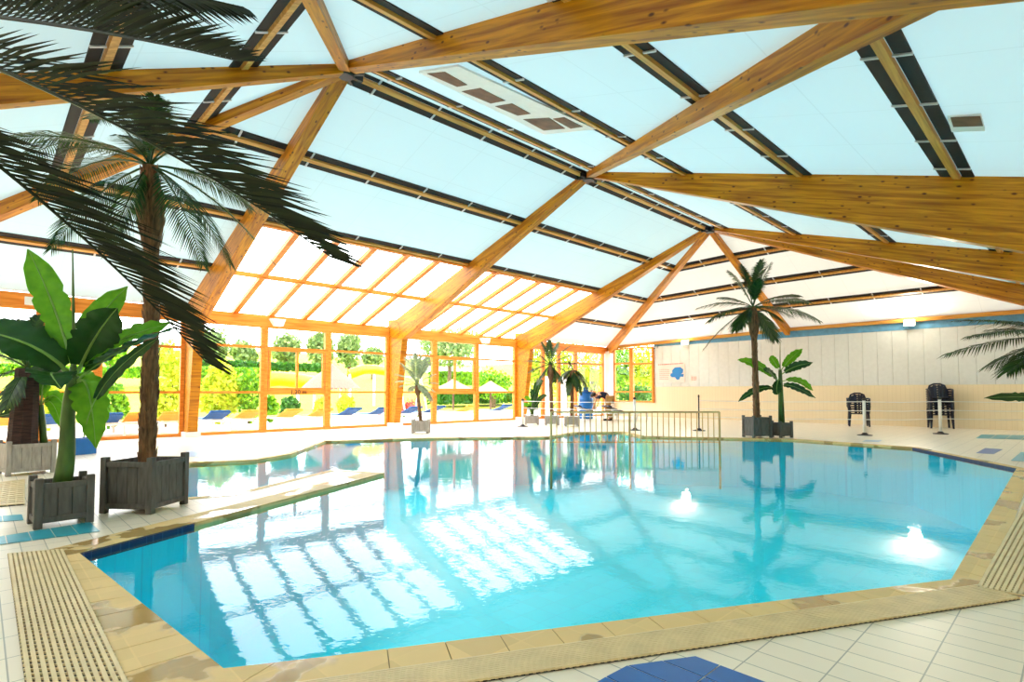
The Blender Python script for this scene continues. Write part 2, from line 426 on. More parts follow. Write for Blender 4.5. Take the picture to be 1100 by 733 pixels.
# inlaid colour tiles on the deck
def inlay(name, px, m, label, nt=1):
    a, b, c, d = [fl(x, y, .003) for x, y in px]; k = MB()
    for i in range(nt):
        k.prism([lerp(a, d, (i + .02) / nt), lerp(b, c, (i + .02) / nt), lerp(b, c, (i + .97) / nt), lerp(a, d, (i + .97) / nt)], (0, 0, .002))
    struct(k.build(name, m), label, 'floor tiles')
inlay('tile_inlay', [(-20, 588), (-20, 580), (97, 561), (108, 571)], m_teal, 'teal tile strip on the deck in front of the banana planter', 5)
inlay('tile_inlay', [(-20, 562), (-20, 556), (24, 553), (26, 559)], m_teal, 'short teal tile strip at left edge beside the banana planter', 2)
inlay('tile_inlay', [(1048, 487), (1058, 481.5), (1078, 483), (1068, 488)], m_blue, 'small dark blue tile patch on the deck at far right', 1)
inlay('tile_inlay', [(1085, 495), (1096, 486), (1130, 487), (1120, 497)], m_teal, 'teal tile patch on the deck at the right frame edge', 1)
inlay('tile_inlay', [(1048, 471), (1054, 467), (1120, 468), (1114, 473)], m_teal, 'pale teal tile strip on deck near the tall chair stack', 4)
inlay('tile_inlay', [(926, 474.5), (930, 473), (948, 473.2), (944, 475)], m_paleblue, 'pale blue tile strip on deck behind the far pool edge', 2)
inlay('tile_inlay', [(192, 491), (200, 485), (236, 485), (228, 491)], m_paleblue, 'pale blue tile patch on deck beyond the left pool arm', 2)
# blue inlay in the foreground, aligned with the tile grid, cut along the grating
bp = [fl(672, 714.5, .003), fl(745, 704.5, .003)]
u0, v0 = bp[0].x, bp[0].y; u1, v1 = bp[1].x, bp[1].y
k = MB()
def gl(u): # edge line of the grating in V for a U
    f = (u - u0) / (u1 - u0); return v0 + (v1 - v0) * f - .012
du, dv = .135, .266
uu = u1
while uu > u1 - .55:
    vv = v0
    while vv > v0 - .9:
        ua, ub, va, vb = uu - du + .003, uu - .003, vv - dv + .003, vv - .003
        ta, tb = min(vb, gl(ua)), min(vb, gl(ub))
        if va < min(ta, tb): k.prism([(ua, va, .003), (ub, va, .003), (ub, tb, .003), (ua, ta, .003)], (0, 0, .002))
        vv -= dv
    uu -= du
struct(k.build('tile_inlay', m_blue), 'royal blue tile block in the front deck at the bottom edge', 'floor tiles')

# ------------------------------------------------------------------ roof panels (ceiling)
P = lambda t, a, b: lerp(a, b, t)
def ceil(label, polys, m):
    k = MB()
    for p in polys: k.quad(*p)
    return struct(k.build('ceiling', m), label, 'ceiling')
L0a, L0b = A, Cn
h5a, h5b = lerp(A, NL, .5), lerp(Cn, FL, .5)
vm = h5a.y; zm = zleft(vm)
ceil('white roof panels coloured with cyan pool light on the window side slope above the skylights', [[A, Cn, h5b, h5a]], m_panel)
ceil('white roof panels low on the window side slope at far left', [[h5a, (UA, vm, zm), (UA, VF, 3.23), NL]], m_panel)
ceil('white roof panels low on the window side slope beyond the skylights', [[(UC, vm, zm), h5b, FL, (UC, VF, 3.23)]], m_panel_w)
ceil('white roof panels coloured with cyan pool light on the slope over the right side', [[A, NR, (UA, VE, 3.51), (UC, VE, 3.51), FR, Cn], [NR, (UN, -1.6, 3.22), (UFAR, -1.6, 3.17), FR]], m_panel)
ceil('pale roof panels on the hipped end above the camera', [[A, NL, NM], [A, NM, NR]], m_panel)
ceil('creamy white roof panels on the hipped end above the white wall', [[Cn, FM, FL], [Cn, FR, FM]], m_panel_w)

# ------------------------------------------------------------------ timber
def beam(name, label, p0, p1, w, d0, d1, mat=None, cat='rafter', drop=.0, group=None):
    p0, p1 = Vector(p0), Vector(p1); x = (p1 - p0); L = x.length; x.normalize()
    y = Vector((0, 0, 1)).cross(x).normalized(); z = x.cross(y)
    k = MB(); h = w / 2
    st = [0, .25, .5, .75, 1]; vs = []
    for t in st:
        d = d0 + (d1 - d0) * t
        vs += [(L * t, -h, -drop), (L * t, h, -drop), (L * t, h, -drop - d), (L * t, -h, -drop - d)]
    fs = [(0, 1, 2, 3), tuple(4 * 4 + i for i in (3, 2, 1, 0))]
    for i in range(4):
        for j in range(4): fs.append((i * 4 + j, i * 4 + (j + 1) % 4, i * 4 + 4 + (j + 1) % 4, i * 4 + 4 + j))
    k.add(vs, fs)
    o = k.build(name, mat or m_wood, bevel=.008)
    o.matrix_world = Matrix.Translation(p0) @ Matrix((x, y, z)).transposed().to_4x4()
    return tag(o, label, cat, group)
EXT = 1.0
names = {UA: 'nearest roof hub', UB: 'middle roof hub', UC: 'far roof hub'}
for u in (UA, UB, UC):
    nm = names[u]
    beam('glulam_rafter', 'deep tapering glulam rafter from the %s up over the right side' % nm, (u, VR - .08, ZR), (u, VE, 3.51), .2, .12, {UA: .62, UB: 1.02, UC: .66}[u], group='glulam rafters')
    beam('glulam_rafter', 'tapering glulam rafter from the %s down to a facade column' % nm, (u, VR + .08, ZR), (u, VF, 3.23), .22, .12, .8, group='glulam rafters')
for hub, q, txt, d1 in ((A, NL, 'slim hip rafter from the nearest roof hub running down left behind the palm crown', .36), (A, NR, 'short hip rafter running from the nearest roof hub up to the top edge', .36),
                        (A, NM, 'level looking rafter from the nearest roof hub to the left edge', .38), (Cn, FL, 'slim hip rafter from far roof hub down to the white corner post', .45),
                        (Cn, FR, 'orange lit hip rafter behind the far right rafter', .62), (Cn, FM, 'slim rafter from far roof hub down to the white wall behind the palm', .3)):
    beam('hip_rafter', txt, lerp(hub, q, .012), q, .16, .13, d1, group='hip rafters')
brace_end = on_right_roof(1050, -3, -.45)
beam('brace_beam', 'diagonal roof brace from the middle roof hub to the top right rafter', B + Vector((-.05, -.08, -.02)), (UA + .12, .22, zright(.22) - .1), .17, .12, .3, cat='brace')
# steel hubs
for p, t in ((A, 'black steel connector at the nearest roof hub'), (B, 'black steel connector at the middle roof hub'), (Cn, 'black steel connector at the far roof hub')):
    h = thing('steel_hub', t, 'connector', p + Vector((0, 0, -.16)), group='steel roof hubs')
    k = MB(); k.lathe((0, 0, 0), [(.11, -.02), (.13, 0), (.13, .12), (.1, .14)], 12); k.build('core', m_steel, h)
    k = MB()
    for i in range(8):
        a = i * math.pi / 4; k.bar((0, 0, .06), (.27 * math.cos(a), .27 * math.sin(a), .05), .05, .09)
    k.build('fins', m_steel, h)
# purlins
def purlin(label, segs, nrm_sign=1, group='purlins'):
    # segs: list of (p,q) consecutive pieces
    c = (segs[0][0] + segs[-1][1]) / 2
    t = thing('purlin', label, 'purlin', c, group=group)
    kw, ks, clips = MB(), [MB(), MB()], []
    for p, q, down in segs:
        x = (q - p).normalized(); s = down - x * down.dot(x); s.normalize(); nrm = x.cross(s)
        if nrm.z > 0: nrm = -nrm    # pointing down into the room
        kw.bar(p + nrm * .025, q + nrm * .025, .085, .05, up=nrm)
        for i, sg in enumerate((-1, 1)):
            ks[i].bar(p + s * sg * .125 + nrm * .012, q + s * sg * .125 + nrm * .012, .13, .016, up=nrm)
        L = (q - p).length; m = max(1, int(L / 1.15))
        for j in range(m):
            r = p + x * (L * (j + .5) / m)
            for sg in (-1, 1): clips.append((r + s * sg * .125 + nrm * .026, x, s, nrm))
    kw.build('timber', m_purlin, t, True)
    for k in ks: k.build('slot', m_slot, t, True)
    for r, x, s, nrm in clips:
        k = MB(); k.bar(r - s * .075, r + s * .075, .03, .02, up=nrm); k.build('clip', m_clip, t, True)
    return t
side = {.25: 'upper', .5: 'middle', .75: 'lower'}
for t, tr in ((.25, .29), (.5, .54), (.75, .785)):
    a, b = lerp(A, NL, t), lerp(Cn, FL, t); dn = Vector((0, 1, -.335))
    if t < .7: purlin('%s purlin with dark slots on the roof slope over the windows' % side[t], [(a, b, dn)])
    else:
        purlin('lower purlin with dark slots left of the skylights', [(a, Vector((UA, a.y, a.z)), dn)])
        purlin('lower purlin with dark slots right of the skylights', [(Vector((UC, a.y, a.z)), b, dn)])
    a, b = lerp(A, NR, tr), lerp(Cn, FR, tr); a.z = zright(a.y); b.z = a.z; dn = Vector((0, -1, -.3))
    purlin('%s purlin with dark slots on the roof slope over the right side' % side[t], [(a, b, dn)])
    m = lerp(A, NM, t)
    purlin('%s purlin with dark slots on the hipped roof end at left' % side[t], [(lerp(A, NL, t), m, Vector((-1, 0, -.45))), (m, lerp(A, NR, t), Vector((-1, 0, -.45)))])
    m = lerp(Cn, FM, t)
    purlin('%s purlin with dark slots on the hipped roof end over the white wall' % side[t], [(lerp(Cn, FL, t), m, Vector((1, 0, -.41))), (m, lerp(Cn, FR, t), Vector((1, 0, -.41)))])
ZP = Vector((0, 0, 0))
purlin('ridge purlin on the window side of the ridge', [(A + Vector((0, .1, -.03)), Cn + Vector((0, .1, -.03)), Vector((0, 1, -.3)))])
purlin('ridge purlin on the far side of the ridge', [(A + Vector((0, -.42, -.126)), Cn + Vector((0, -.42, -.126)), Vector((0, -1, -.3)))])
# wall plate purlin at far wall head
beam('wall_plate', 'timber plate along the top of the white far wall, right part', FM + Vector((-.05, 0, 0)), FR + Vector((-.05, 0, 0)), .12, .12, .12, m_purlin, 'wall plate')
beam('wall_plate', 'timber plate along the top of the white far wall, left part', FL + Vector((-.05, 0, 0)), FM + Vector((-.05, 0, 0)), .12, .12, .12, m_purlin, 'wall plate')
# facade plate beams
for u0_, u1_, t in ((UN, UA, 'at the far left'), (UA, UB, 'between the first and second columns'), (UB, UC, 'between the second and third columns'), (UC, UFAR, 'beyond the third column')):
    beam('eaves_beam', 'orange timber eaves beam over the windows ' + t, (u0_, VF - .02, 3.2), (u1_, VF - .02, 3.2), .16, .3, .3, m_wood2, 'eaves beam')
# columns
for u, t in ((UA, 'left'), (UB, 'middle'), (UC, 'right')):
    th = thing('timber_column', 'tapered glulam column in the window wall, %s one of three' % t, 'column', (u, VF, 0), group='facade columns')
    k = MB(); w = .22
    k.prism([(-w / 2, -.44, 0), (-w / 2, -.04, 0), (-w / 2, -.04, 3.42), (-w / 2, -.8, 3.38), (-w / 2, -.86, 2.72)], (w, 0, 0)); k.build('shaft', m_wood, th, bevel=.01)
    k = MB(); k.box((0, -.24, .06), (.34, .56, .12)); k.build('footing', m_white, th, bevel=.01)
    k = MB()
    for i in range(26):
        a = 2 * math.pi * i / 26; yy = -.43 + .3 * math.cos(a) ; zz = 3.06 + .27 * math.sin(a)
        k.box((-w / 2 - .004, yy, zz), (.012, .022, .022))
    k.build('screw_heads', m_steel, th)

# ------------------------------------------------------------------ skylights in the lower window slope
def skylight(idx, ua, ub, t0, t1, label):
    va, vb = VR + (VF - VR) * t0, VR + (VF - VR) * t1
    th = bpy.data.objects.new('window_%d' % idx, None); C.objects.link(th); th.location = ((ua + ub) / 2, (va + vb) / 2, zleft(vb))
    struct(th, label, 'skylight')
    k = MB(); nb = 6; dz = -.03
    for i in range(1, nb):
        u = ua + (ub - ua) * i / nb
        k.bar((u, va, zleft(va) + dz), (u, vb, zleft(vb) + dz), .13, .1)
    k.build('glazing_bars', m_wood2, th, True)
    k = MB()
    if t1 > .8: k.bar((ua, va, zleft(va) - .05), (ub, va, zleft(va) - .05), .09, .1)
    else: k.bar((ua, va + .05, zleft(va + .05) - .03), (ub, va + .05, zleft(va + .05) - .03), .08, .08)
    k.build('cross_rail', m_wood2, th, True)
    for i in range(nb):
        a_, b_ = ua + (ub - ua) * i / nb, ua + (ub - ua) * (i + 1) / nb
        k = MB(); k.prism([(a_, va, zleft(va) + .02), (b_, va, zleft(va) + .02), (b_, vb, zleft(vb) + .02), (a_, vb, zleft(vb) + .02)], (0, 0, .008)); k.build('pane', m_glass, th, True)
skylight(1, UA + .11, UB - .11, .5, .75, 'upper row of sloping skylights between first and second rafters')
skylight(2, UA + .11, UB - .11, .75, 1, 'lower row of sloping skylights between first and second rafters')
skylight(3, UB + .11, UC - .11, .5, .75, 'upper row of sloping skylights between second and third rafters')
skylight(4, UB + .11, UC - .11, .75, 1, 'lower row of sloping skylights between second and third rafters')

# ------------------------------------------------------------------ window wall
def window(idx, label, axis, a, b, z0, z1, trans, inner=None, posts=(), fw=.09, mull=.12):
    # axis 'V' : wall at V=VF along U ; axis 'U' : wall at U=UFAR along V
    def Pt(s, z, off=0): return Vector((s, VF - .06 - off, z)) if axis == 'V' else Vector((UFAR - .02 - off, s, z))
    th = bpy.data.objects.new('window_%d' % idx, None); C.objects.link(th); th.location = Pt((a + b) / 2, z0); struct(th, label, 'window')
    k = MB()
    k.bar(Pt(a + .01, z0 + .04), Pt(b - .01, z0 + .04), .108, .07); k.bar(Pt(a + .01, z1 - .035), Pt(b - .01, z1 - .035), .108, .06)
    up = (0, 1, 0) if axis == 'V' else (1, 0, 0)
    for s in (a + fw / 2, b - fw / 2): k.bar(Pt(s, z0), Pt(s, z1), .12 if axis == 'V' else fw, fw if axis == 'V' else .12, up=(1, 0, 0))
    k.build('frame', m_wood2, th, True, bevel=.005)
    for z, w in trans:
        k = MB(); k.bar(Pt(a, z), Pt(b, z), .1, w); k.build('transom', m_wood2, th, True)
    if inner:
        zi0, zi1, ms = inner
        k = MB()
        for s in (a + .14, b - .14) + tuple(ms): k.bar(Pt(s, zi0, .02), Pt(s, zi1, .02), .07, .06, up=(1, 0, 0))
        for z in (zi0 + .035, zi1 - .035): k.bar(Pt(a + .1, z, .02), Pt(b - .1, z, .02), .062, .06)
        k.build('sash', m_wood2, th, True)
    k = MB(); k.bar(Pt((a + b) / 2, z0 + .02), Pt((a + b) / 2, z1 - .02), b - a, .008, up=(0, 1, 0) if axis == 'V' else (1, 0, 0)); k.build('pane', m_glass, th, True)
    return th
def mu(px, py=410): return onV(px, py, VF - .06).x
def mv(px, py=410): return onU(px, py, UFAR).y
def zt(px, py): return onV(px, py, VF - .06).z
x1, x2 = mu(283), mu(351.5)
ZT2 = zt(318, 376); ZLO = 1.09
c1 = UA + .12; c2 = UB - .12
window(5, 'window field right of the first facade column', 'V', c1, x1, .0, 2.92, [(ZLO, .06), (zt(250, 371.5), .06)])
w6 = window(6, 'middle window field with inner sash and depth marking', 'V', x1, x2, .0, 2.92, [(ZLO, .13), (ZT2, .1)], inner=(1.15, ZT2, (mu(318.5),)))
window(7, 'window field left of the second facade column', 'V', x2, c2, .0, 2.92, [(ZLO, .06), (zt(390, 379), .06)])
x3, x4 = mu(466), mu(511.5)
c3 = UB + .12; c4 = UC - .12
window(8, 'window field behind the small potted palm', 'V', c3, x3, .0, 2.92, [(ZLO, .06), (zt(450, 382), .06)])
window(9, 'window field with inner sash in front of thatched parasol', 'V', x3, x4, .0, 2.92, [(ZLO, .12), (zt(489, 385), .1)], inner=(1.15, zt(489, 385), (mu(488),)))
window(10, 'window field left of the third facade column', 'V', x4, c4, .0, 2.92, [(ZLO, .06), (zt(530, 387), .06)])
x5, x6, x7 = mu(583), mu(600), mu(618)
c5 = UC + .12
window(11, 'tall narrow window right of the third column', 'V', c5, x5, .0, 2.92, [])
window(12, 'tall window behind the slim palms', 'V', x5, x6, .0, 2.92, [])
window(13, 'tall window behind the drooping palm', 'V', x6, x7, .0, 2.92, [(zt(609, 391), .07)])
window(14, 'glazed door field beside the white corner post', 'V', x7, UFAR - .45, .0, 2.92, [(zt(630, 391), .09), (zt(630, 421), .06)])
v8, v9 = mv(703), mv(679)
window(15, 'far end window beside the white wall', 'U', v8, v9, .62, 3.12, [(onU(690, 391, UFAR).z, .08), (1.1, .06)])
window(16, 'far end window beside the white corner post', 'U', v9, VF - .35, .62, 3.12, [(onU(665, 391, UFAR).z, .08), (1.1, .06)])
x0_ = mu(104); xm = mu(42)
window(17, 'window field left of the first facade column', 'V', x0_, UA - .12, .0, 2.92, [(ZLO, .06), (zt(150, 371), .06)])
window(18, 'window field behind the banana plant', 'V', xm, x0_, .0, 2.92, [(ZLO, .06), (zt(80, 372), .06)])
window(19, 'window field at the left frame edge', 'V', UN, xm, .0, 2.92, [(ZLO, .06), (zt(20, 372), .06)])
# depth marking on the transom
tx = bpy.data.curves.new('depth_marking', 'FONT'); tx.body = '1,20 m'; tx.size = .17; tx.extrude = .002; tx.align_x = 'CENTER'; tx.align_y = 'CENTER'
to = bpy.data.objects.new('depth_marking', tx); C.objects.link(to); tx.materials.append(m_steel)
to.parent = w6; to.rotation_euler = (math.pi / 2, 0, 0)
to.location = Vector((mu(320), VF - .06 - .062, ZLO)) - w6.location

# ------------------------------------------------------------------ far wall
k = MB(); 
k.prism([(UFAR, VE - 1, 0), (UFAR, v8, 0), (UFAR, v8, 1.32), (UFAR, VE - 1, 1.32)], (.12, 0, 0))
k.prism([(UFAR, v8, 0), (UFAR, VF + .1, 0), (UFAR, VF + .1, .62), (UFAR, v8, .62)], (.12, 0, 0))
struct(k.build('wall_back', m_wall), 'cream tiled lower part of the far end wall', 'wall')
k = MB(); k.box((UFAR + .1, (v8 + VE - 1) / 2, 2.3), (.04, v8 - VE + 1, 2.4)); v = v8
while v > VE - 1:
    w = min(.42, v - (VE - 1)); k.box((UFAR + .04, v - w / 2, (1.32 + 3.1) / 2), (.08, w - .002, 3.1 - 1.32)); v -= .42
struct(k.build('wall_back_panelling', m_board, bevel=.01), 'white glossy vertical panelling on the far end wall', 'wall')
k = MB(); k.prism([(UFAR - .01, v8, 3.1), (UFAR - .01, VE - 1, 3.1), (UFAR - .01, VE - 1, 3.6), (UFAR - .01, VR, 3.5), (UFAR - .01, v8, 3.36)], (.08, 0, 0))
struct(k.build('trim_1', m_band), 'blue painted band along the top of the white wall', 'trim')
k = MB(); k.box((UFAR - .01, (v8 + VE - 1) / 2, .06), (.02, v8 - VE + 1, .12)); k.build('baseboard_back', m_wall)
struct(bpy.data.objects['baseboard_back'], 'cream tile skirting along the far end wall', 'baseboard')
k = MB(); k.box((UFAR - .16, VF - .2, 1.5), (.34, .36, 3.0)); struct(k.build('wall_corner', m_white, bevel=.01), 'white square corner post between the two window walls', 'post')
k = MB(); k.prism([(-2.6, -1.6, -.2), (UFAR, -1.6, -.2), (UFAR, -1.6, 3.3), (-2.6, -1.6, 3.3)], (0, -.12, 0)); struct(k.build('wall_right', m_wall), 'cream side wall behind the camera', 'wall')
k = MB(); k.prism([(-2.6, -1.6, -.2), (-2.6, VF, -.2), (-2.6, VF, 3.2), (-2.6, VR, 3.3), (-2.6, -1.6, 3.3)], (-.12, 0, 0)); struct(k.build('wall_front', m_wall), 'cream end wall left of the camera', 'wall')
# wall sign
def wpt(px, py, off=.0): p = onU(px, py, UFAR - off); return p
sg = thing('wall_sign', 'white sign with blue splash shape on the far wall', 'sign', wpt(728, 400, .02))
a, b = wpt(706, 391, .02), wpt(737, 411, .02)
k = MB(); k.prism([wpt(707, 392.5, .005), wpt(736, 390.5, .005), wpt(736, 411, .005), wpt(707, 411, .005)], (-.015, 0, 0)); k.build('board', m_pink, sg, True)
k = MB(); pts = []
for x, y in ((722, 398), (725, 395), (731, 394.5), (734, 397), (733.5, 400.5), (731.5, 402), (734.5, 402), (734, 405), (731, 404.8), (729.5, 408), (727, 408.2), (725, 405.3), (722, 405.5), (720, 404), (720.5, 401.5), (722.3, 401)):
    pts.append(wpt(x, y, .022))
k.prism(pts, (-.006, 0, 0)); k.build('splash_print', m_splat, sg, True)
k = MB()
r2 = random.Random(3)
x = 707.0
while x < 734:
    w = r2.uniform(.8, 2.0); y = 391.6 - (x - 707) * .06
    k.prism([wpt(x, y, .022), wpt(x + w, y, .022), wpt(x + w, y + .9, .022), wpt(x, y + .9, .022)], (-.004, 0, 0)); x += w + r2.choice((.35, .35, .9))
k.build('red_heading', m_red, sg, True)
k = MB()
for yy in (397, 399, 401, 403, 405, 407):
    x = 708.5
    while x < 718:
        w = r2.uniform(.8, 1.6); k.prism([wpt(x, yy, .022), wpt(x + w, yy, .022), wpt(x + w, yy + .5, .022), wpt(x, yy + .5, .022)], (-.003, 0, 0)); x += w + .5
k.build('text_lines', m_red, sg, True)
s2 = thing('notice_sign', 'small pink notice right of the blue splash sign', 'notice', wpt(745, 406, .02))
k = MB(); k.prism([wpt(742.5, 404, .005), wpt(748.5, 404, .005), wpt(748.5, 409, .005), wpt(742.5, 409, .005)], (-.012, 0, 0)); k.build('card', m_pink, s2, True)
k = MB()
for yy in (405, 406.5, 408): k.prism([wpt(743, yy, .018), wpt(743.9, yy, .018), wpt(743.9, yy + .7, .018), wpt(743, yy + .7, .018)], (-.003, 0, 0)); k.prism([wpt(744.5, yy, .018), wpt(748, yy, .018), wpt(748, yy + .4, .018), wpt(744.5, yy + .4, .018)], (-.003, 0, 0))
k.build('print', m_red, s2, True)
# security camera and smoke like dome
cmr = thing('security_camera', 'small white camera on the wall beside the far window', 'camera', wpt(704, 374, .1))
k = MB(); k.box((0, 0, 0), (.16, .1, .1)); k.build('housing', m_white, cmr, bevel=.01)
k = MB(); k.box((-.085, 0, -.02), (.02, .06, .06)); k.build('lens', m_blackr, cmr)
k = MB(); k.bar((.06, 0, .02), (.1, 0, .08), .03, .03); k.build('bracket', m_white, cmr)

# lamps
def flood(px, py, u, label, power):
    p = onU(px, py, u)
    t = thing('floodlight', label, 'lamp', p, group='floodlights on the far wall')
    k = MB(); k.box((0.02, 0, 0), (.1, .3, .2)); k.build('housing', m_white, t, bevel=.01)
    k = MB(); k.box((-.04, 0, 0), (.03, .26, .16)); k.build('glowing_face', m_lamp, t)
    k = MB(); k.bar((.05, 0, .02), (.2, 0, .06), .03, .03); k.build('bracket', m_white, t)
    ld = bpy.data.lights.new('floodlight_light', 'AREA'); ld.energy = power; ld.size = .25; ld.color = (1, .9, .74)
    lo = bpy.data.objects.new('floodlight_light', ld); C.objects.link(lo); lo.parent = t; lo.location = (-.09, 0, .06); lo.rotation_euler = (0, R(140), 0)
flood(977, 347, UFAR - .2, 'glowing floodlight on the blue band above the tall chair stack', 160)
flood(736, 368, UFAR - .2, 'glowing floodlight at the top of the wall above the splash sign', 100)
for px, py, lab in ((298, 347, 'white projector under the eaves beam left of the middle window'), (521, 366.5, 'white projector under the eaves beam near the third column')):
    p = onV(px, py, VF - .35); t = thing('projector', lab, 'lamp', p, group='white projectors')
    k = MB(); k.prism([(-.075, -.1, -.09), (.13, -.1, -.09), (.2, -.1, .1), (-.2, -.1, .1)], (0, .2, 0)); k.build('housing', m_white, t, bevel=.01)
    k = MB(); k.box((0, -.11, 0), (.22, .02, .13)); k.build('lens', emis('projector_lens', (255, 255, 255), 3), t)
    k = MB(); k.bar((0, .05, .05), (0, .25, .1), .04, .04); k.build('arm', m_steel, t)
es = thing('exit_sign', 'small green and white exit sign hanging behind the banana plant', 'sign', onV(38.7, 324, VF - .4))
k = MB(); k.box((0, 0, 0), (.36, .05, .17)); k.build('sign_box', m_white, es, bevel=.005)
k = MB(); k.box((0.05, -.027, 0), (.2, .006, .12)); k.build('green_field', m_green, es)
k = MB(); k.bar((0, 0, .085), (0, 0, .3), .02, .02); k.build('hanger', m_white, es)

# roof hatch and vent in the right slope
def rr(px, py, dz=-.04): return on_right_roof(px, py, dz)
ha = rr(459, 79); hb = rr(622, 138)
th = thing('roof_hatch', 'white framed roof hatch with five brown openings', 'hatch', rr(540, 105))
u_s = [rr(x, y).x for x, y in ((461, 78.5), (500, 93), (541, 108), (566, 126))]
q = [[(459, 79), (478, 77), (502, 91), (491, 93)], [(496, 98), (516, 94.5), (543, 108), (527, 111)], [(532, 114), (550, 111), (570, 122), (556, 124)], [(562, 128), (590, 126.5), (607, 138), (584, 140)], [(594, 127.5), (606, 126), (626, 136), (613, 138)]]
k = MB(); ql = [(440, 78), (487, 68), (500, 66), (660, 133), (584, 145)]
k.prism([rr(x, y, -.02) for x, y in ((450, 76), (492, 69), (640, 137), (584, 143))], (0, 0, -.03)); k.build('hatch_frame', m_white, th, True)
for qq in q:
    k = MB(); k.prism([rr(x, y, -.05) for x, y in qq], (0, 0, -.006)); k.build('opening', m_brown, th, True)
th = thing('air_vent', 'small brown air vent in the ceiling near the right edge', 'vent', rr(1040, 130))
k = MB(); k.prism([rr(x, y, -.01) for x, y in ((1018, 124), (1054, 122), (1058, 137), (1022, 138))], (0, 0, -.04)); k.build('grille_frame', m_white, th, True)
k = MB(); k.prism([rr(x, y, -.05) for x, y in ((1021, 126), (1053, 124.5), (1056, 135), (1024, 136))], (0, 0, -.006)); k.build('grille', m_brown, th, True)

# ------------------------------------------------------------------ planters
def planter(label, c, rz, sx, sy, hz, m=None, group='wooden planters'):
    m = m or m_planter
    t = thing('wooden_planter', label, 'planter', (c[0], c[1], .003), rz, group)
    pw = .055
    for sxx in (-1, 1):
        for syy in (-1, 1):
            k = MB(); k.box((sxx * (sx / 2 - pw / 2), syy * (sy / 2 - pw / 2), hz / 2), (pw, pw, hz)); k.build('post', m, t, bevel=.004)
    for s, ax in ((-1, 'x'), (1, 'x'), (-1, 'y'), (1, 'y')):
        k = MB(); ln = (sx if ax == 'y' else sy) - 2 * pw; nb = max(3, int(ln / .095)); zb, zt_ = .045, hz - .05
        for i in range(nb):
            w = ln / nb; c_ = -ln / 2 + (i + .5) * w
            if ax == 'y': k.box((c_, s * (sy / 2 - .03), (zb + zt_) / 2), (w - .005, .02, zt_ - zb))
            else: k.box((s * (sx / 2 - .03), c_, (zb + zt_) / 2), (.02, w - .005, zt_ - zb))
        for zz in (zb + .02, zt_ - .015):
            if ax == 'y': k.box((0, s * (sy / 2 - .022), zz), (ln, .03, .045))
            else: k.box((s * (sx / 2 - .022), 0, zz), (.03, ln, .045))
        k.build('side_panel', m, t, bevel=.002)
    k = MB(); k.box((0, 0, (hz - .09 + .05) / 2), (sx - .1, sy - .1, hz - .14)); k.build('soil', m_soil, t)
    return hz - .09
# ------------------------------------------------------------------ plants
def bez(p0, p1, p2, t): return Vector(p0) * (1 - t) ** 2 + Vector(p1) * 2 * t * (1 - t) + Vector(p2) * t * t
def bezt(p0, p1, p2, t): return ((Vector(p1) - Vector(p0)) * (1 - t) + (Vector(p2) - Vector(p1)) * t).normalized()
def frond(k, p0, p1, p2, ll, n, lift=.25, width=.02, fwd=.6, droop=.15, start=.12, seed=0, stem=.012, up=(0, 0, 1), side=1.0):
    r = random.Random(seed)
    k.tube([bez(p0, p1, p2, i / 8) for i in range(9)], [stem * (1 - .8 * i / 8) for i in range(9)], 5)
    for i in range(n):
        t = start + (1 - start) * (i + .5) / n
        Pp = bez(p0, p1, p2, t); T = bezt(p0, p1, p2, t)
        sd = T.cross(Vector(up))
        if sd.length < .05: sd = T.orthogonal()
        sd.normalize(); un = sd.cross(T)
        prof = (.35 + .65 * min(1, (t - start) / .25)) * (1 - .72 * max(0, (t - .55) / .45) ** 1.4)
        for s in (-1, 1):
            L = ll * prof * r.uniform(.88, 1.1)
            d = (T * (fwd + .5 * t) + sd * s * side * (1 - .45 * t) + un * (lift + r.uniform(-.08, .08))).normalized()
            w = (T - d * T.dot(d)).normalized() * width * .5
            b0 = Pp; m1 = Pp + d * L * .45 + Vector((0, 0, -droop * L * .15)); e = Pp + d * L + Vector((0, 0, -droop * L))
            k.add([b0 - w * .5, b0 + w * .5, m1 + w, m1 - w, e], [(0, 1, 2, 3), (3, 2, 4)])
def trunk(k, path, rad, n=10, scales=0, sl=.06, seed=1):
    k.tube(path, rad, n)
    r = random.Random(seed); m = len(path) - 1
    for i in range(scales):
        f = r.random() * m * .99; j = int(f); p = lerp(path[j], path[j + 1], f - j); rr_ = rad[j] + (rad[j + 1] - rad[j]) * (f - j)
        a = r.uniform(0, 2 * math.pi); o = Vector((math.cos(a), math.sin(a), 0)); tn = Vector((-o.y, o.x, 0))
        b = p + o * rr_ * .97
        k.add([b - tn * sl * .3, b + tn * sl * .3, b + o * sl * .28 + Vector((0, 0, sl * 1.1)), b + o * .004 + Vector((0, 0, -sl * .5))], [(0, 1, 2), (0, 2, 3), (1, 3, 2)])
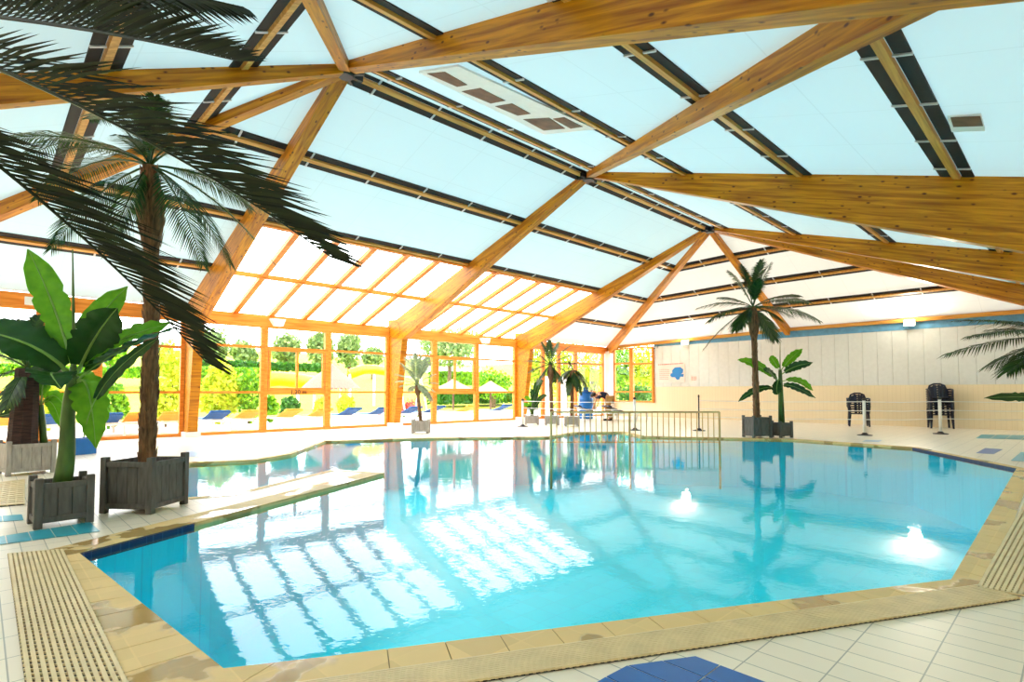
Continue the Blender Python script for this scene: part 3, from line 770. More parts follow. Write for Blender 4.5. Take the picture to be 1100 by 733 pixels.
def palm(label, base, crown, D, tips, ll, rad, leafmat, trunkmat, scales=0, n=34, arch=.25, width=.02, seed=0, stem=.01, bulge=True, group='palms in planters', lift=.12, name='potted_palm', bend=None):
    base = Vector(base); crown = Vector(crown)
    t = thing(name, label, 'palm', base, group=group)
    m = 14; path = []; rr_ = []
    for i in range(m + 1):
        f = i / m; p = lerp(base, crown, f)
        if bend: p += Vector(bend) * math.sin(math.pi * f)
        path.append(p)
        b = 1.0 - .22 * f
        if bulge and f > .7: b += .85 * max(0, math.sin(math.pi * (f - .7) / .3)) ** 1.5
        rr_.append(rad * b)
    k = MB(); trunk(k, path, rr_, 10, scales, rad * .9); k.build('trunk', trunkmat, t, True, smooth=False)
    r = random.Random(seed)
    for i, (px, py, dd) in enumerate(tips):
        e = at(px, py, D + dd); L = (e - crown).length
        mid = lerp(crown, e, .5) + Vector((0, 0, arch * L))
        k = MB(); frond(k, crown, mid, e, ll * r.uniform(.9, 1.1) * max(.45, min(1, L / (2.4 * ll))), n, lift, width, fwd=.5, droop=.38, start=.2, seed=seed * 50 + i, stem=stem); k.build('frond', leafmat, t, True)
    return t
def bleaf(parent, p0, p1, p2, w, mat, fold=.25, pet=.15, tears=3, seed=0, roll=0, up=(0, 0, 1)):
    r = random.Random(seed); k = MB(); nl, nw = 22, 4
    rows = []
    tear = [r.randrange(4, nl - 2) for _ in range(tears)]
    for i in range(nl + 1):
        t = pet + (1 - pet) * i / nl; Pp = bez(p0, p1, p2, t); T = bezt(p0, p1, p2, t)
        sd = T.cross(Vector(up)); sd = sd.normalized() if sd.length > .05 else T.orthogonal().normalized(); un = sd.cross(T)
        if roll: sd, un = sd * math.cos(roll) + un * math.sin(roll), un * math.cos(roll) - sd * math.sin(roll)
        f = i / nl; hw = w * .5 * (math.sin(math.pi * min(1, f * .92 + .06)) ** .55) * (1 if f < .8 else 1 - ((f - .8) / .2) ** 2 * .85)
        row = []
        for j in range(-nw, nw + 1):
            s = j / nw; nick = .82 if (i in tear and abs(j) == nw) else 1
            wav = .012 * math.sin(i * 1.7 + j) * abs(s)
            row.append(Pp + sd * s * hw * nick + un * (fold * abs(s) * hw + wav - .5 * fold * s * s * hw))
        rows.append(row)
    vs = [p for row in rows for p in row]; m = 2 * nw + 1
    fs = [(i * m + j, i * m + j + 1, (i + 1) * m + j + 1, (i + 1) * m + j) for i in range(nl) for j in range(2 * nw)]
    k.add(vs, fs); o = k.build('leaf', mat, parent, True, smooth=True)
    k = MB(); k.tube([bez(p0, p1, p2, i / 10) for i in range(11)], [max(.003, w * .055 * (1 - .85 * i / 10)) for i in range(11)], 6)
    v = k.v; c = parent.location
    k.v = [q - c for q in v]; mo = k.build('midrib', m_midrib, o)
    return o

# --- planter and palm at left
zs = planter('dark grey wooden planter holding the tall left palm', (1.165, 6.17), R(41), .5, .5, .505)
b = Vector((1.165, 6.17, zs - .01))
crn = at(161, 178, 5.35)
tips = [(0, 150, -.3), (55, 268, .2), (118, 268, -.5), (138, 118, .2), (178, 108, .5), (232, 150, .5), (248, 285, -.2), (218, 285, -.6), (296, 285, .3), (270, 225, .9), (40, 215, .8), (20, 175, .9), (300, 235, .6), (95, 128, .8), (180, 130, -.7), (150, 112, .1), (166, 104, -.1), (128, 145, -.5), (205, 165, -.7), (70, 160, -.6)]
palm('tall palm with shaggy brown trunk in the dark planter at left', b, crn, 5.35, tips, .32, .074, m_frond, m_trunk, 340, 46, .22, .0145, 3, .012, bend=(.03, .03, 0))
# --- banana planter
zs = planter('dark grey wooden planter holding the large banana plant', (.53, 6.0), R(4), .39, .35, .40)
bb = Vector((.53, 6.0, zs - .01)); DB = (Vector((.53, 6.0, 0)) - Vector((0, 0, 0))).dot(Vector((math.cos(PHI), math.sin(PHI), 0)))
bt = thing('banana_plant', 'large banana plant with broad leaves in the dark planter at left', 'banana plant', bb, group='banana plants')
top = at(80, 395, DB)
k = MB(); pth = [lerp(bb, top, i / 7) + Vector((.01 * math.sin(i), 0, 0)) for i in range(8)]; k.tube(pth, [.07 - .032 * i / 7 for i in range(8)], 12); k.build('stem', m_banstem, bt, True, smooth=True)
def bl(p0, m_, tip, dd, w, mat, **kw):
    bleaf(bt, at(p0[0], p0[1], DB + dd[0]), at(m_[0], m_[1], DB + dd[1]), at(tip[0], tip[1], DB + dd[2]), w, mat, **kw)
CR = R(90)
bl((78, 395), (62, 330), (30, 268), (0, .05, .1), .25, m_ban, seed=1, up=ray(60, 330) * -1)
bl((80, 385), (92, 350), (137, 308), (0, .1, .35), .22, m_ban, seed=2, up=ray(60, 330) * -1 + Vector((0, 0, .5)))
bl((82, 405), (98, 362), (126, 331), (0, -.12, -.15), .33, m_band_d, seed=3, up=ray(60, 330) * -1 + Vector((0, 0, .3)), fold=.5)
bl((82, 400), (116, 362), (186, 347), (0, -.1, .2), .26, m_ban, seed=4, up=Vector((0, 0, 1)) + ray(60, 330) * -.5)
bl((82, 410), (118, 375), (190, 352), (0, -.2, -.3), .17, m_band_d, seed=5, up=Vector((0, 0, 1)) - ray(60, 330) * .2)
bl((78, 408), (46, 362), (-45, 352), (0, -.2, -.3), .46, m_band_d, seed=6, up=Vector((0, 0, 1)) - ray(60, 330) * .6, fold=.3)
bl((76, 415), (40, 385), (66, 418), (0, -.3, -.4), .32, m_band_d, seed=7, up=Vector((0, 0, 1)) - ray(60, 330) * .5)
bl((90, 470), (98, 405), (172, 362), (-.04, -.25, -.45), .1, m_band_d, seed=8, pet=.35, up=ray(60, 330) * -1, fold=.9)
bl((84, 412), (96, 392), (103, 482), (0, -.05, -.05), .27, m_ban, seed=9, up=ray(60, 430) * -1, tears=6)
k = MB(); k.tube([at(80, 395, DB), at(79, 340, DB), at(78, 268, DB)], [.016, .012, .004], 6); k.build('rolled_leaf', m_banstem, bt, True)
# --- far left planter with thick trunk
zs = planter('glare-lightened grey wooden planter with the thick dark palm trunk', (.50, 9.98), R(10), .52, .5, .45, m_planter_l)
pb = fl(27, 507); pb = Vector((.45, 10.0, zs - .01))
D3 = pb.dot(Vector((math.cos(PHI), math.sin(PHI), 0)))
palm('short palm with thick ringed dark trunk at far left', pb, at(30, 396, D3), D3, [(-40, 380, 0), (-30, 420, -.3), (0, 345, .3), (40, 340, .3), (60, 370, .4), (18, 345, -.3), (5, 440, -.4), (-20, 350, 0), (70, 400, .5)], .3, .17, m_frond, m_trunkd, 0, 30, .2, .03, 5, .014, bulge=False)
b2 = thing('banana_plant', 'slender banana plant between the thick trunk and large banana plant', 'banana plant', Vector((.68, 10.02, zs - .01)), group='banana plants')
D4 = D3 + .1; tp = at(44, 435, D4)
k = MB(); k.tube([b2.location, lerp(b2.location, tp, .5), tp], [.045, .04, .03], 8); k.build('stem', m_banstem, b2, True, smooth=True)
for i, (m_, e_, w, mt) in enumerate((((46, 400), (52, 405), .2, m_ban), ((60, 410), (75, 450), .18, m_ban), ((58, 420), (66, 462), .16, m_ban), ((30, 400), (18, 395), .16, m_ban), ((35, 440), (-5, 448), .14, m_band_d), ((50, 380), (60, 372), .2, m_band_d))):
    bleaf(b2, tp, at(m_[0], m_[1], D4), at(e_[0], e_[1], D4 - .2), w, mt, seed=20 + i, up=ray(40, 420) * -1 + Vector((0, 0, .4)))
# blue crate
p = fl(86, 488); bc = thing('plastic_crate', 'bright blue plastic crate on the deck behind the banana stem', 'crate', p, R(20))
k = MB(); k.prism([(-.16, -.14, 0), (.16, -.14, 0), (.16, .14, 0), (-.16, .14, 0)], (0, 0, .02)); 
for a_ in ((0, -.15, .34, .02), (0, .15, .34, .02), (-.17, 0, .02, .32), (.17, 0, .02, .32)): k.box((a_[0], a_[1], .13), (a_[2], a_[3], .26))
k.build('crate_body', m_bluep, bc, bevel=.004)
k = MB()
for a_ in ((0, -.16, .38, .03), (0, .16, .38, .03), (-.18, 0, .03, .35), (.18, 0, .03, .35)): k.box((a_[0], a_[1], .265), (a_[2], a_[3], .03))
k.build('rim', m_bluep, bc)

# --- small palm by the second column
def cdepth(p): return p.x * math.cos(PHI) + p.y * math.sin(PHI)
pc = fl(450.5, 466); pc = Vector((pc.x + .15, pc.y + .15, 0))
zs = planter('small glare-lightened planter with the little palm in front of the second column', pc, R(-44), .45, .42, .37, m_planter_l)
Dp = cdepth(pc)
palm('little glare-lightened palm in small planter between second and third columns', Vector((pc.x, pc.y, zs - .01)), at(448, 414, Dp), Dp, [(430, 390, .2), (440, 383, .1), (452, 382, 0), (463, 390, -.1), (468, 402, 0), (425, 402, 0), (466, 420, .2), (430, 415, -.2), (463, 430, -.3), (436, 396, -.4), (456, 392, .4), (446, 380, -.3), (435, 384, .4), (458, 384, -.3), (470, 412, .1), (426, 410, .3), (440, 420, .4), (458, 422, -.4)], .24, .05, m_frond_glare, m_trunk, 60, 24, .18, .03, 8, .012)
# --- right palm group
pc = Vector((13.545, 5.495, 0))
zs = planter('grey wooden planter holding the tall palm beside the white wall', pc, R(-30), .52, .43, .53)
Dp = cdepth(pc)
palm('tall slim palm standing by the white wall at right', Vector((pc.x, pc.y, zs - .01)), at(809, 330, Dp), Dp, [(750, 331, 0), (762, 345, -.4), (880, 345, 0), (868, 325, .4), (757, 374, .2), (832, 365, .3), (783, 292, .2), (796, 285, .3), (818, 280, .2), (828, 284, -.2), (858, 318, .4), (772, 320, .4), (840, 345, -.5), (815, 300, -.4), (850, 340, -.4), (790, 355, -.5)], .44, .075, m_frond, m_trunk, 160, 40, .16, .03, 9, .014)
pc = Vector((13.98, 5.08, 0))
zs = planter('small dark planter next to the tall palm planter at right', pc, R(-30), .36, .34, .40)
Dp = cdepth(pc)
bt = thing('banana_plant', 'banana plant beside the tall palm at right', 'banana plant', Vector((pc.x, pc.y, zs - .01)), group='banana plants')
tp = at(838, 398, Dp)
k = MB(); k.tube([bt.location, lerp(bt.location, tp, .5), tp], [.075, .06, .04], 10); k.build('stem', m_banstem, bt, True, smooth=True)
for i, (s_, m_, e_, w, mt, dd) in enumerate((((836, 410), (815, 388), (792, 387), .26, m_ban, 0), ((838, 400), (830, 385), (827, 383), .2, m_ban, .2), ((839, 398), (848, 385), (862, 375), .24, m_ban, .1), ((839, 403), (852, 392), (873, 390), .26, m_band_d, -.2), ((838, 412), (825, 395), (822, 400), .26, m_band_d, -.3),
                                          ((839, 410), (860, 404), (873, 420), .22, m_ban, .2), ((838, 415), (850, 410), (876, 428), .2, m_band_d, -.2), ((835, 418), (815, 412), (793, 432), .2, m_band_d, 0), ((837, 405), (832, 420), (836, 424), .22, m_band_d, -.3))):
    bleaf(bt, at(s_[0], s_[1], Dp), at(m_[0], m_[1], Dp + dd), at(e_[0], e_[1], Dp + dd), w, mt, seed=40 + i, up=ray(840, 400) * -1 + Vector((0, 0, .8)))
k = MB(); k.tube([tp, at(838, 367, Dp)], [.014, .006], 6); k.build('rolled_leaf', m_banstem, bt, True)
# --- three planters behind the pool railing
def rearpot(px, py, label, rz=R(-44)):
    p = fl(px, py); p = Vector((p.x + .2, p.y + .2, 0)); z = planter(label, p, rz, .46, .42, .34, m_planter_l); return p, z
p, z = rearpot(571.5, 457, 'glare-lightened planter beside the third column holding the spiky plant'); Dp = cdepth(p)
sp = thing('spiky_plant', 'dark green spiky plant in the planter beside the third column', 'plant', Vector((p.x, p.y, z - .01)))
k = MB(); k.tube([sp.location, at(573, 430, Dp)], [.07, .04], 8); k.build('stem', m_banstem, sp, True, smooth=True)
for i, (x, y, mt) in enumerate(((560, 436, m_ban), (563, 428, m_ban), (570, 420, m_frond), (577, 412, m_frond), (584, 410, m_frond), (588, 426, m_frond), (582, 432, m_frond), (566, 440, m_frond), (578, 440, m_frond), (570, 444, m_ban), (575, 424, m_frond))):
    bleaf(sp, at(573, 442, Dp), at((573 + x) / 2, y - 4, Dp), at(x, y, Dp - .1), .15, m_band_d if mt is m_frond else mt, seed=60 + i, up=ray(570, 420) * -1 + Vector((0, 0, .3)))
p, z = rearpot(593.5, 457.5, 'glare-lightened planter with the slim palm, middle of three behind the railing'); Dp = cdepth(p)
palm('slim palm in the middle planter behind the pool railing', Vector((p.x, p.y, z - .01)), at(591, 392, Dp), Dp, [(563, 388, 0), (568, 400, .2), (582, 368, .2), (600, 368, .3), (612, 372, 0), (626, 392, .1), (618, 406, -.2), (604, 412, -.3), (578, 412, -.2), (590, 366, -.2), (622, 380, .4), (595, 410, .4), (572, 378, .4)], .28, .07, m_frond, m_trunk, 60, 26, .12, .03, 12, .016)
p, z = rearpot(615, 458.5, 'glare-lightened planter with the drooping palm, right of three behind the railing'); Dp = cdepth(p)
palm('drooping palm in the right planter behind the pool railing', Vector((p.x, p.y, z - .01)), at(615, 398, Dp), Dp, [(604, 420, 0), (610, 424, -.2), (624, 424, .1), (630, 418, .2), (606, 408, .2), (627, 405, 0), (610, 388, .1), (621, 389, 0), (612, 425, .3), (620, 420, -.3), (600, 410, -.2), (636, 420, -.2)], .26, .07, m_frond, m_trunk, 60, 24, .3, .03, 13, .016)
# --- near palm whose fronds hang in from upper left
cb = at(-210, 10, 2.25)
npalm = thing('potted_palm', 'large palm whose shade-darkened fronds hang into the upper left corner', 'palm', (cb.x, cb.y, .41), group='palms in planters')
planter('dark planter of the near palm outside the left edge', (cb.x, cb.y), R(20), .5, .5, .5)
k = MB(); trunk(k, [lerp(Vector((cb.x, cb.y, .41)), cb, i / 6) for i in range(7)], [.1, .09, .085, .08, .08, .1, .07], 10, 60, .08); k.build('trunk', m_trunkd, npalm, True)
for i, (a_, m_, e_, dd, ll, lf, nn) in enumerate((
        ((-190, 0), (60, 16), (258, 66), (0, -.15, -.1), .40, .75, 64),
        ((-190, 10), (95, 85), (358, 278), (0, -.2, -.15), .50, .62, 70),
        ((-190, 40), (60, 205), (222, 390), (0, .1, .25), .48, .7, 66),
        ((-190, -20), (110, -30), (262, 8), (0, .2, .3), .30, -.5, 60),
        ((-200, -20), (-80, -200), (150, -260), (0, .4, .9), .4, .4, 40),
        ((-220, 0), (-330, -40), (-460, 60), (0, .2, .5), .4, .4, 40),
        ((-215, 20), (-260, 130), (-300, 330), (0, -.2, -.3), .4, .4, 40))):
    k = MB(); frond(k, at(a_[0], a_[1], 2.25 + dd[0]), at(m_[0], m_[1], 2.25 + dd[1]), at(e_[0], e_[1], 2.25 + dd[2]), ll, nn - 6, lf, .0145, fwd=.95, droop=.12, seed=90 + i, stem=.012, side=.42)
    k.build('frond', m_frond_shade, npalm, True)
# --- palm and banana leaf entering from the right edge
DR = 8.2
cb = at(1150, 362, DR); pz = planter('dark planter of the palm outside the right edge', (cb.x, cb.y), R(-20), .5, .5, .5)
rp = palm('palm whose fronds reach in at the right edge', Vector((cb.x, cb.y, pz - .01)), cb, DR, [(1017, 381, 0), (1024, 345, .2), (1062, 393, .2), (1075, 345, .3), (1082, 400, -.3), (1040, 362, -.3), (1120, 300, 0), (1200, 320, 0), (1240, 370, 0), (1190, 420, 0), (1060, 355, .5)], .46, .08, m_frond, m_trunk, 60, 42, .1, .026, 15, .012)
bt = thing('banana_plant', 'banana plant whose single dark leaf pokes in at the right edge', 'banana plant', Vector((cb.x + .1, cb.y - .12, pz - .01)), group='banana plants')
tp = at(1150, 432, DR); k = MB(); k.tube([bt.location, tp], [.06, .04], 8); k.build('stem', m_banstem, bt, True, smooth=True)
bleaf(bt, tp, at(1110, 424, DR), at(1057, 428, DR), .16, m_band_d, seed=77, fold=.1, up=Vector((0, 0, .5)) - ray(1080, 428))
bleaf(bt, tp, at(1180, 400, DR), at(1230, 420, DR), .2, m_band_d, seed=78)

# ------------------------------------------------------------------ pool railing
ra, rb = fl(592, 472), fl(773, 472); zt_ = 0.63
rl = thing('pool_railing', 'beige baluster railing standing in the far pool edge', 'railing', (ra + rb) / 2 + Vector((0, 0, -.1)))
k = MB(); k.bar(ra + Vector((0, 0, zt_)), rb + Vector((0, 0, zt_)), .05, .04); k.build('top_rail', m_rail, rl, True)
k = MB(); k.bar(ra + Vector((0, 0, -.07)), rb + Vector((0, 0, -.07)), .03, .03); k.build('bottom_rail', m_rail, rl, True)
for i in range(31):
    p = lerp(ra, rb, i / 30); k = MB()
    if i in (0, 14, 30):
        k.tube([p + Vector((0, 0, DEPTH)), p + Vector((0, 0, zt_))], .026, 8); k.build('post', m_rail, rl, True)
    else:
        k.tube([p + Vector((0, 0, -.07)), p + Vector((0, 0, zt_))], .012, 6); k.build('baluster', m_rail, rl, True)
# ------------------------------------------------------------------ rope stanchions
def stanchion(px, py, h, label, thin=False):
    p = fl(px, py); t = thing('rope_stanchion', label, 'stanchion', p, group='rope stanchions')
    k = MB(); k.lathe((0, 0, 0), [(.17, 0), (.17, .015), (.08, .03), (.04, .07)], 20); k.build('base', m_blackr, t, smooth=False)
    r = .018 if thin else .036
    k = MB(); k.tube([(0, 0, .06), (0, 0, h)], r, 12); k.build('pole', m_blackr if thin else m_white, t, smooth=True)
    k = MB(); k.lathe((0, 0, h), [(r * 1.25, 0), (r * 1.25, .05), (r * .6, .07)], 12); k.build('cap', m_blackr, t)
    return p
s1 = stanchion(929, 468, .88, 'white rope stanchion in front of the short chair stack')
s2_ = stanchion(1010.5, 466.5, .9, 'white rope stanchion in front of the tall chair stack')
s3 = stanchion(751, 463, .95, 'thin black stanchion near the end of the pool railing', True)
s4 = stanchion(682, 462.5, .88, 'white rope stanchion beside the sunbeds near the corner')
s5 = stanchion(561.5, 458.5, .82, 'white rope stanchion in front of the third column')
s6 = stanchion(1150, 468, .9, 'white rope stanchion outside the right edge')
def rope(a_, b_, z, label):
    k = MB(); k.tube([a_ + Vector((0, 0, z)), lerp(a_, b_, .5) + Vector((0, 0, z - .02)), b_ + Vector((0, 0, z))], .009, 6)
    tag(recenter(k.build('barrier_rope', m_rope)), label, 'rope', 'white barrier ropes')
for z, nm in ((.85, 'top'), (.62, 'middle'), (.4, 'lowest')):
    rope(s1, s2_, z, '%s white rope between the stanchions at the two chair stacks' % nm)
    rope(s2_, s6, z, '%s white rope running right from the tall chair stack stanchion' % nm)
    rope(s3, s1, z, '%s white rope from the thin black stanchion to the short chair stack' % nm)
    rope(s5, s4, z * .95, '%s white rope in front of the glare-lightened planters and bending person' % nm)
# ------------------------------------------------------------------ stacked chairs
def chair(label, loc, rz, group):
    t = thing('plastic_armchair', label, 'chair', loc, rz, group)
    # local: faces -y, seat .42 high
    k = MB(); k.prism([(-.23, -.24, .40), (.23, -.24, .40), (.21, .2, .37), (-.21, .2, .37)], (0, 0, .035)); k.build('seat', m_plastic, t, bevel=.012)
    k = MB()
    prof = [(-.25, .20, .40), (-.265, .27, .62), (-.2, .31, .8), (-.08, .325, .86), (.08, .325, .86), (.2, .31, .8), (.265, .27, .62), (.25, .20, .40)]
    inn = [(-.2, .205, .42), (-.215, .27, .62), (-.16, .303, .76), (-.06, .315, .81), (.06, .315, .81), (.16, .303, .76), (.215, .27, .62), (.2, .205, .42)]
    for i in range(7): k.prism([prof[i], prof[i + 1], inn[i + 1], inn[i]], (0, -.03, .0))
    for x in (-.075, -.045, .045, .13): k.bar((x * .9, .2, .4), (x, .3, .8), .055, .02, up=(1, 0, 0) if False else (0, 1, 0))
    k.box((0, .285, .7), (.42, .03, .05)); k.build('backrest', m_plastic, t)
    for s in (-1, 1):
        k = MB(); k.tube([(s * .25, .25, .66), (s * .29, .1, .665), (s * .3, -.12, .65), (s * .285, -.22, .6), (s * .26, -.24, .4)], [.028, .03, .032, .03, .03], 8); k.build('armrest', m_plastic, t, smooth=True)
    for s in (-1, 1):
        k = MB(); k.tube([(s * .24, -.22, .41), (s * .27, -.27, 0)], [.035, .024], 6); k.build('leg', m_plastic, t)
        k = MB(); k.tube([(s * .23, .18, .39), (s * .26, .28, 0)], [.035, .024], 6); k.build('leg', m_plastic, t)
    return t
def ordin(i, nn): return {0: 'lowest', nn - 1: 'topmost'}.get(i, ['second', 'third', 'fourth', 'fifth', 'sixth', 'seventh', 'eighth'][i - 1] + ' from the floor')
q1 = fl(917, 458.3); q2 = fl(1007, 459.8)
base = None
for (q, nn, nm, rz) in ((q1, 4, 'short stack left of the tall one', R(-90 + 18)), (q2, 8, 'tall stack at right', R(-90 + 18))):
    loc = Vector((min(q.x + .18, 21.0), q.y - .1, 0))
    for i in range(nn):
        lab = 'navy plastic armchair, %s in the %s' % (ordin(i, nn), nm)
        l = loc + Vector((-i * .006, 0, i * .073))
        if base is None: base = chair(lab, l, rz, 'stacked navy armchairs')
        else: dup(base, l, rz, lab)
# ------------------------------------------------------------------ sunbeds
def lounger(name, label, loc, rz, sling, group, frame=None, back=16):
    frame = frame or m_white
    t = thing(name, label, 'sunbed', loc, rz, group)
    k = MB()
    for s in (-1, 1): k.bar((s * .3, -.95, .3), (s * .3, .95, .3), .04, .05)
    for y in (-.93, .2, .93): k.bar((-.3, y, .3), (.3, y, .3), .04, .04)
    k.build('frame', frame, t)
    k = MB(); k.box((0, -.37, .335), (.54, 1.12, .02)); k.build('sling', sling, t, bevel=.004)
    c, s_ = math.cos(R(back)), math.sin(R(back))
    k = MB(); k.bar((0, .2, .34), (0, .2 + .75 * c, .34 + .75 * s_), .54, .02); k.build('backrest', sling, t)
    k = MB(); k.bar((0, .2 + .6 * c, .365 + .6 * s_), (0, .2 + .76 * c, .365 + .76 * s_), .5, .06); k.build('head_cushion', sling, t, bevel=.015)
    for sx in (-1, 1):
        for y in (-.8, .75): k = MB(); k.bar((sx * .3, y, .3), (sx * .32, y + .05, 0), .04, .04); k.build('leg', frame, t)
    return t
lb = {}
where = [(8, 'o', 'leftmost, seen left of the thick palm trunk'), (52, 'b', 'behind the thick palm trunk'), (112, 'b', 'left of the tall palm trunk'), (143, 'o', 'just behind the tall palm trunk'), (178, 'o', 'just left of the first column'),
         (226, 'b', 'just right of the first column'), (259, 'o', 'under the yellow shrubs'), (303, 'o', 'left half of the middle window'), (336, 'o', 'right half of the middle window'),
         (367, 'b', 'in front of the round bush'), (399, 'b', 'just left of the second column'), (432, 'b', 'just right of the second column'), (457, 'b', 'behind the little palm'), (492, 'o', 'under the left thatched parasol'), (530, 'b', 'under the right thatched parasol')]
for px, c_, w in where:
    p = onV(px, 445, 17.3); loc = (p.x, 17.3, .0)
    lab = '%s white framed sunbed outside the glass, %s' % ('blue' if c_ == 'b' else 'orange', w)
    if c_ not in lb: lb[c_] = lounger('sunbed', lab, loc, R(180), m_ls_b if c_ == 'b' else m_ls_o, 'sunbeds on the terrace')
    else: dup(lb[c_], loc, R(180), lab)
p = fl(640, 451.5); lounger('sunbed', 'dark navy indoor sunbed in front of the bending person', (p.x, p.y, 0.003), R(70), m_plastic, 'dark sunbeds indoors')
p = fl(672, 452); lounger('sunbed', 'dark navy indoor sunbed right of the bending person', (p.x, p.y, 0.003), R(70), m_plastic, 'dark sunbeds indoors')
# blue drum
p = fl(629.5, 450); bn = thing('plastic_drum', 'tall blue plastic drum left of the bending person', 'drum', (p.x, p.y, .003))
k = MB(); k.lathe((0, 0, 0), [(.27, 0), (.29, .04), (.29, .36), (.305, .38), (.29, .4), (.29, .78), (.305, .8), (.29, .82), (.27, 1.06)], 24); k.build('drum_body', m_bluep, bn, smooth=True)
k = MB(); k.lathe((0, 0, 1.06), [(.29, 0), (.3, .03), (.12, .06), (.1, .16), (.16, .2), (.05, .24)], 20); k.build('lid', m_ls_b, bn)
# ------------------------------------------------------------------ person bending over
pp = fl(651, 452); px_dir = Vector((math.sin(PHI), -math.cos(PHI), 0))   # to the right in the picture
pr = thing('person', 'person in navy shirt and khaki trousers bending over a sunbed', 'person', (pp.x, pp.y, .003))
pr.rotation_euler = (0, 0, math.atan2(px_dir.y, px_dir.x))   # local x = picture right, local y = away
def skinmesh(name, mat, pts, edges, rads, parent, sub=2):
    me = bpy.data.meshes.new(name); bm = bmesh.new(); sl = bm.verts.layers.skin.verify()
    vv = [bm.verts.new(p) for p in pts]
    for a_, b_ in edges: bm.edges.new((vv[a_], vv[b_]))
    for i, v in enumerate(vv): v[sl].radius = (rads[i], rads[i]); v[sl].use_root = (i == 0)
    bm.to_mesh(me); bm.free()
    o = bpy.data.objects.new(name, me); C.objects.link(o); o.parent = parent; me.materials.append(mat)
    sk = o.modifiers.new('skin', 'SKIN')
    sk.use_smooth_shade = True
    s = o.modifiers.new('sub', 'SUBSURF'); s.levels = sub; s.render_levels = sub
    return o
J = {'pel': (.12, 0, .86), 'spi': (-.06, 0, 1.0), 'che': (-.24, 0, 1.03), 'nec': (-.36, 0, .99), 'hea': (-.46, 0, .96), 'hed': (-.54, 0, .90),
     'hl': (.13, -.1, .82), 'kl': (.02, -.075, .45), 'al': (.16, -.075, .08), 'tl': (.0, -.14, .03), 'hr': (.13, .1, .82), 'kr': (.1, .14, .45), 'ar': (.26, .14, .08), 'tr': (.1, .15, .03),
     'sl': (-.28, -.19, .98), 'el': (-.32, -.22, .7), 'wl': (-.4, -.18, .48), 'sr': (-.28, .19, .98), 'er': (-.36, .22, .72), 'wr': (-.46, .16, .5)}
for s, w in (('l', 'wl'), ('r', 'wr')):
    x, y, z = J[w]; sg_ = -1 if s == 'l' else 1
    J['p' + s] = (x - .02, y, z - .06)
    for i, (dy, ln) in enumerate(((-.03, .07), (-.01, .08), (.01, .075), (.03, .06))):
        J['f%s%d' % (s, i)] = (x - .03, y + dy, z - .1); J['g%s%d' % (s, i)] = (x - .05, y + dy * 1.1, z - .1 - ln)
    J['h%s' % ('x' + s)] = (x - .0, y - sg_ * .045, z - .07); J['m' + s] = (x - .04, y - sg_ * .06, z - .11)
nm = list(J); ix = {k_: i for i, k_ in enumerate(nm)}
ed = [('pel', 'spi'), ('spi', 'che'), ('che', 'nec'), ('nec', 'hea'), ('hea', 'hed'), ('pel', 'hl'), ('hl', 'kl'), ('kl', 'al'), ('al', 'tl'), ('pel', 'hr'), ('hr', 'kr'), ('kr', 'ar'), ('ar', 'tr'), ('che', 'sl'), ('sl', 'el'), ('el', 'wl'), ('che', 'sr'), ('sr', 'er'), ('er', 'wr')]
for s, w in (('l', 'wl'), ('r', 'wr')):
    ed.append((w, 'p' + s))
    for i in range(4): ed += [('p' + s, 'f%s%d' % (s, i)), ('f%s%d' % (s, i), 'g%s%d' % (s, i))]
    ed += [('p' + s, 'hx' + s), ('hx' + s, 'm' + s)]
rad = dict(pel=.13, spi=.12, che=.13, nec=.06, hea=.1, hed=.09, hl=.09, kl=.06, al=.04, tl=.035, hr=.09, kr=.06, ar=.04, tr=.035, sl=.06, el=.045, wl=.028, sr=.06, er=.045, wr=.028, pl=.032, pr=.032)
rd = [rad.get(k_, .01) for k_ in nm]
skinmesh('body', m_skin, [J[k_] for k_ in nm], [(ix[a_], ix[b_]) for a_, b_ in ed], rd, pr)
def sub(keys, edges, rads, name, mat):
    skinmesh(name, mat, [J[k_] for k_ in keys], [(keys.index(a_), keys.index(b_)) for a_, b_ in edges], rads, pr)
sub(['pel', 'spi', 'che', 'sl', 'sr'], [('pel', 'spi'), ('spi', 'che'), ('che', 'sl'), ('che', 'sr')], [.13, .15, .16, .09, .09], 'shirt', m_shirt)
J['el2'] = tuple(lerp(J['sl'], J['el'], .6)); J['er2'] = tuple(lerp(J['sr'], J['er'], .6))
sub(['sl', 'el2'], [('sl', 'el2')], [.085, .07], 'sleeve', m_shirt); sub(['sr', 'er2'], [('sr', 'er2')], [.085, .07], 'sleeve', m_shirt)
sub(['pel', 'hl', 'kl', 'al', 'hr', 'kr', 'ar'], [('pel', 'hl'), ('hl', 'kl'), ('kl', 'al'), ('pel', 'hr'), ('hr', 'kr'), ('kr', 'ar')], [.16, .125, .095, .08, .125, .095, .08], 'trousers', m_khaki)
k = MB(); 
for i in range(7):
    pass
k.lathe((0, 0, 0), [(.02, -.1), (.1, -.06), (.125, .0), (.11, .06), (.06, .105), (.01, .115)], 16)
ho = k.build('hair', m_hair, pr, smooth=True); ho.location = (-.475, 0, .985); ho.rotation_euler = (0, R(-35), 0); ho.scale = (1, .9, .85)
for y in (-.075, .14):
    k = MB(); k.box(((.02 if y < 0 else .12), y, .035), (.27, .1, .07)); k.build('shoe', m_blackr, pr, bevel=.025)
k = MB(); k.box((-.565, 0, .88), (.03, .025, .04)); k.build('nose', m_skin, pr, bevel=.01)

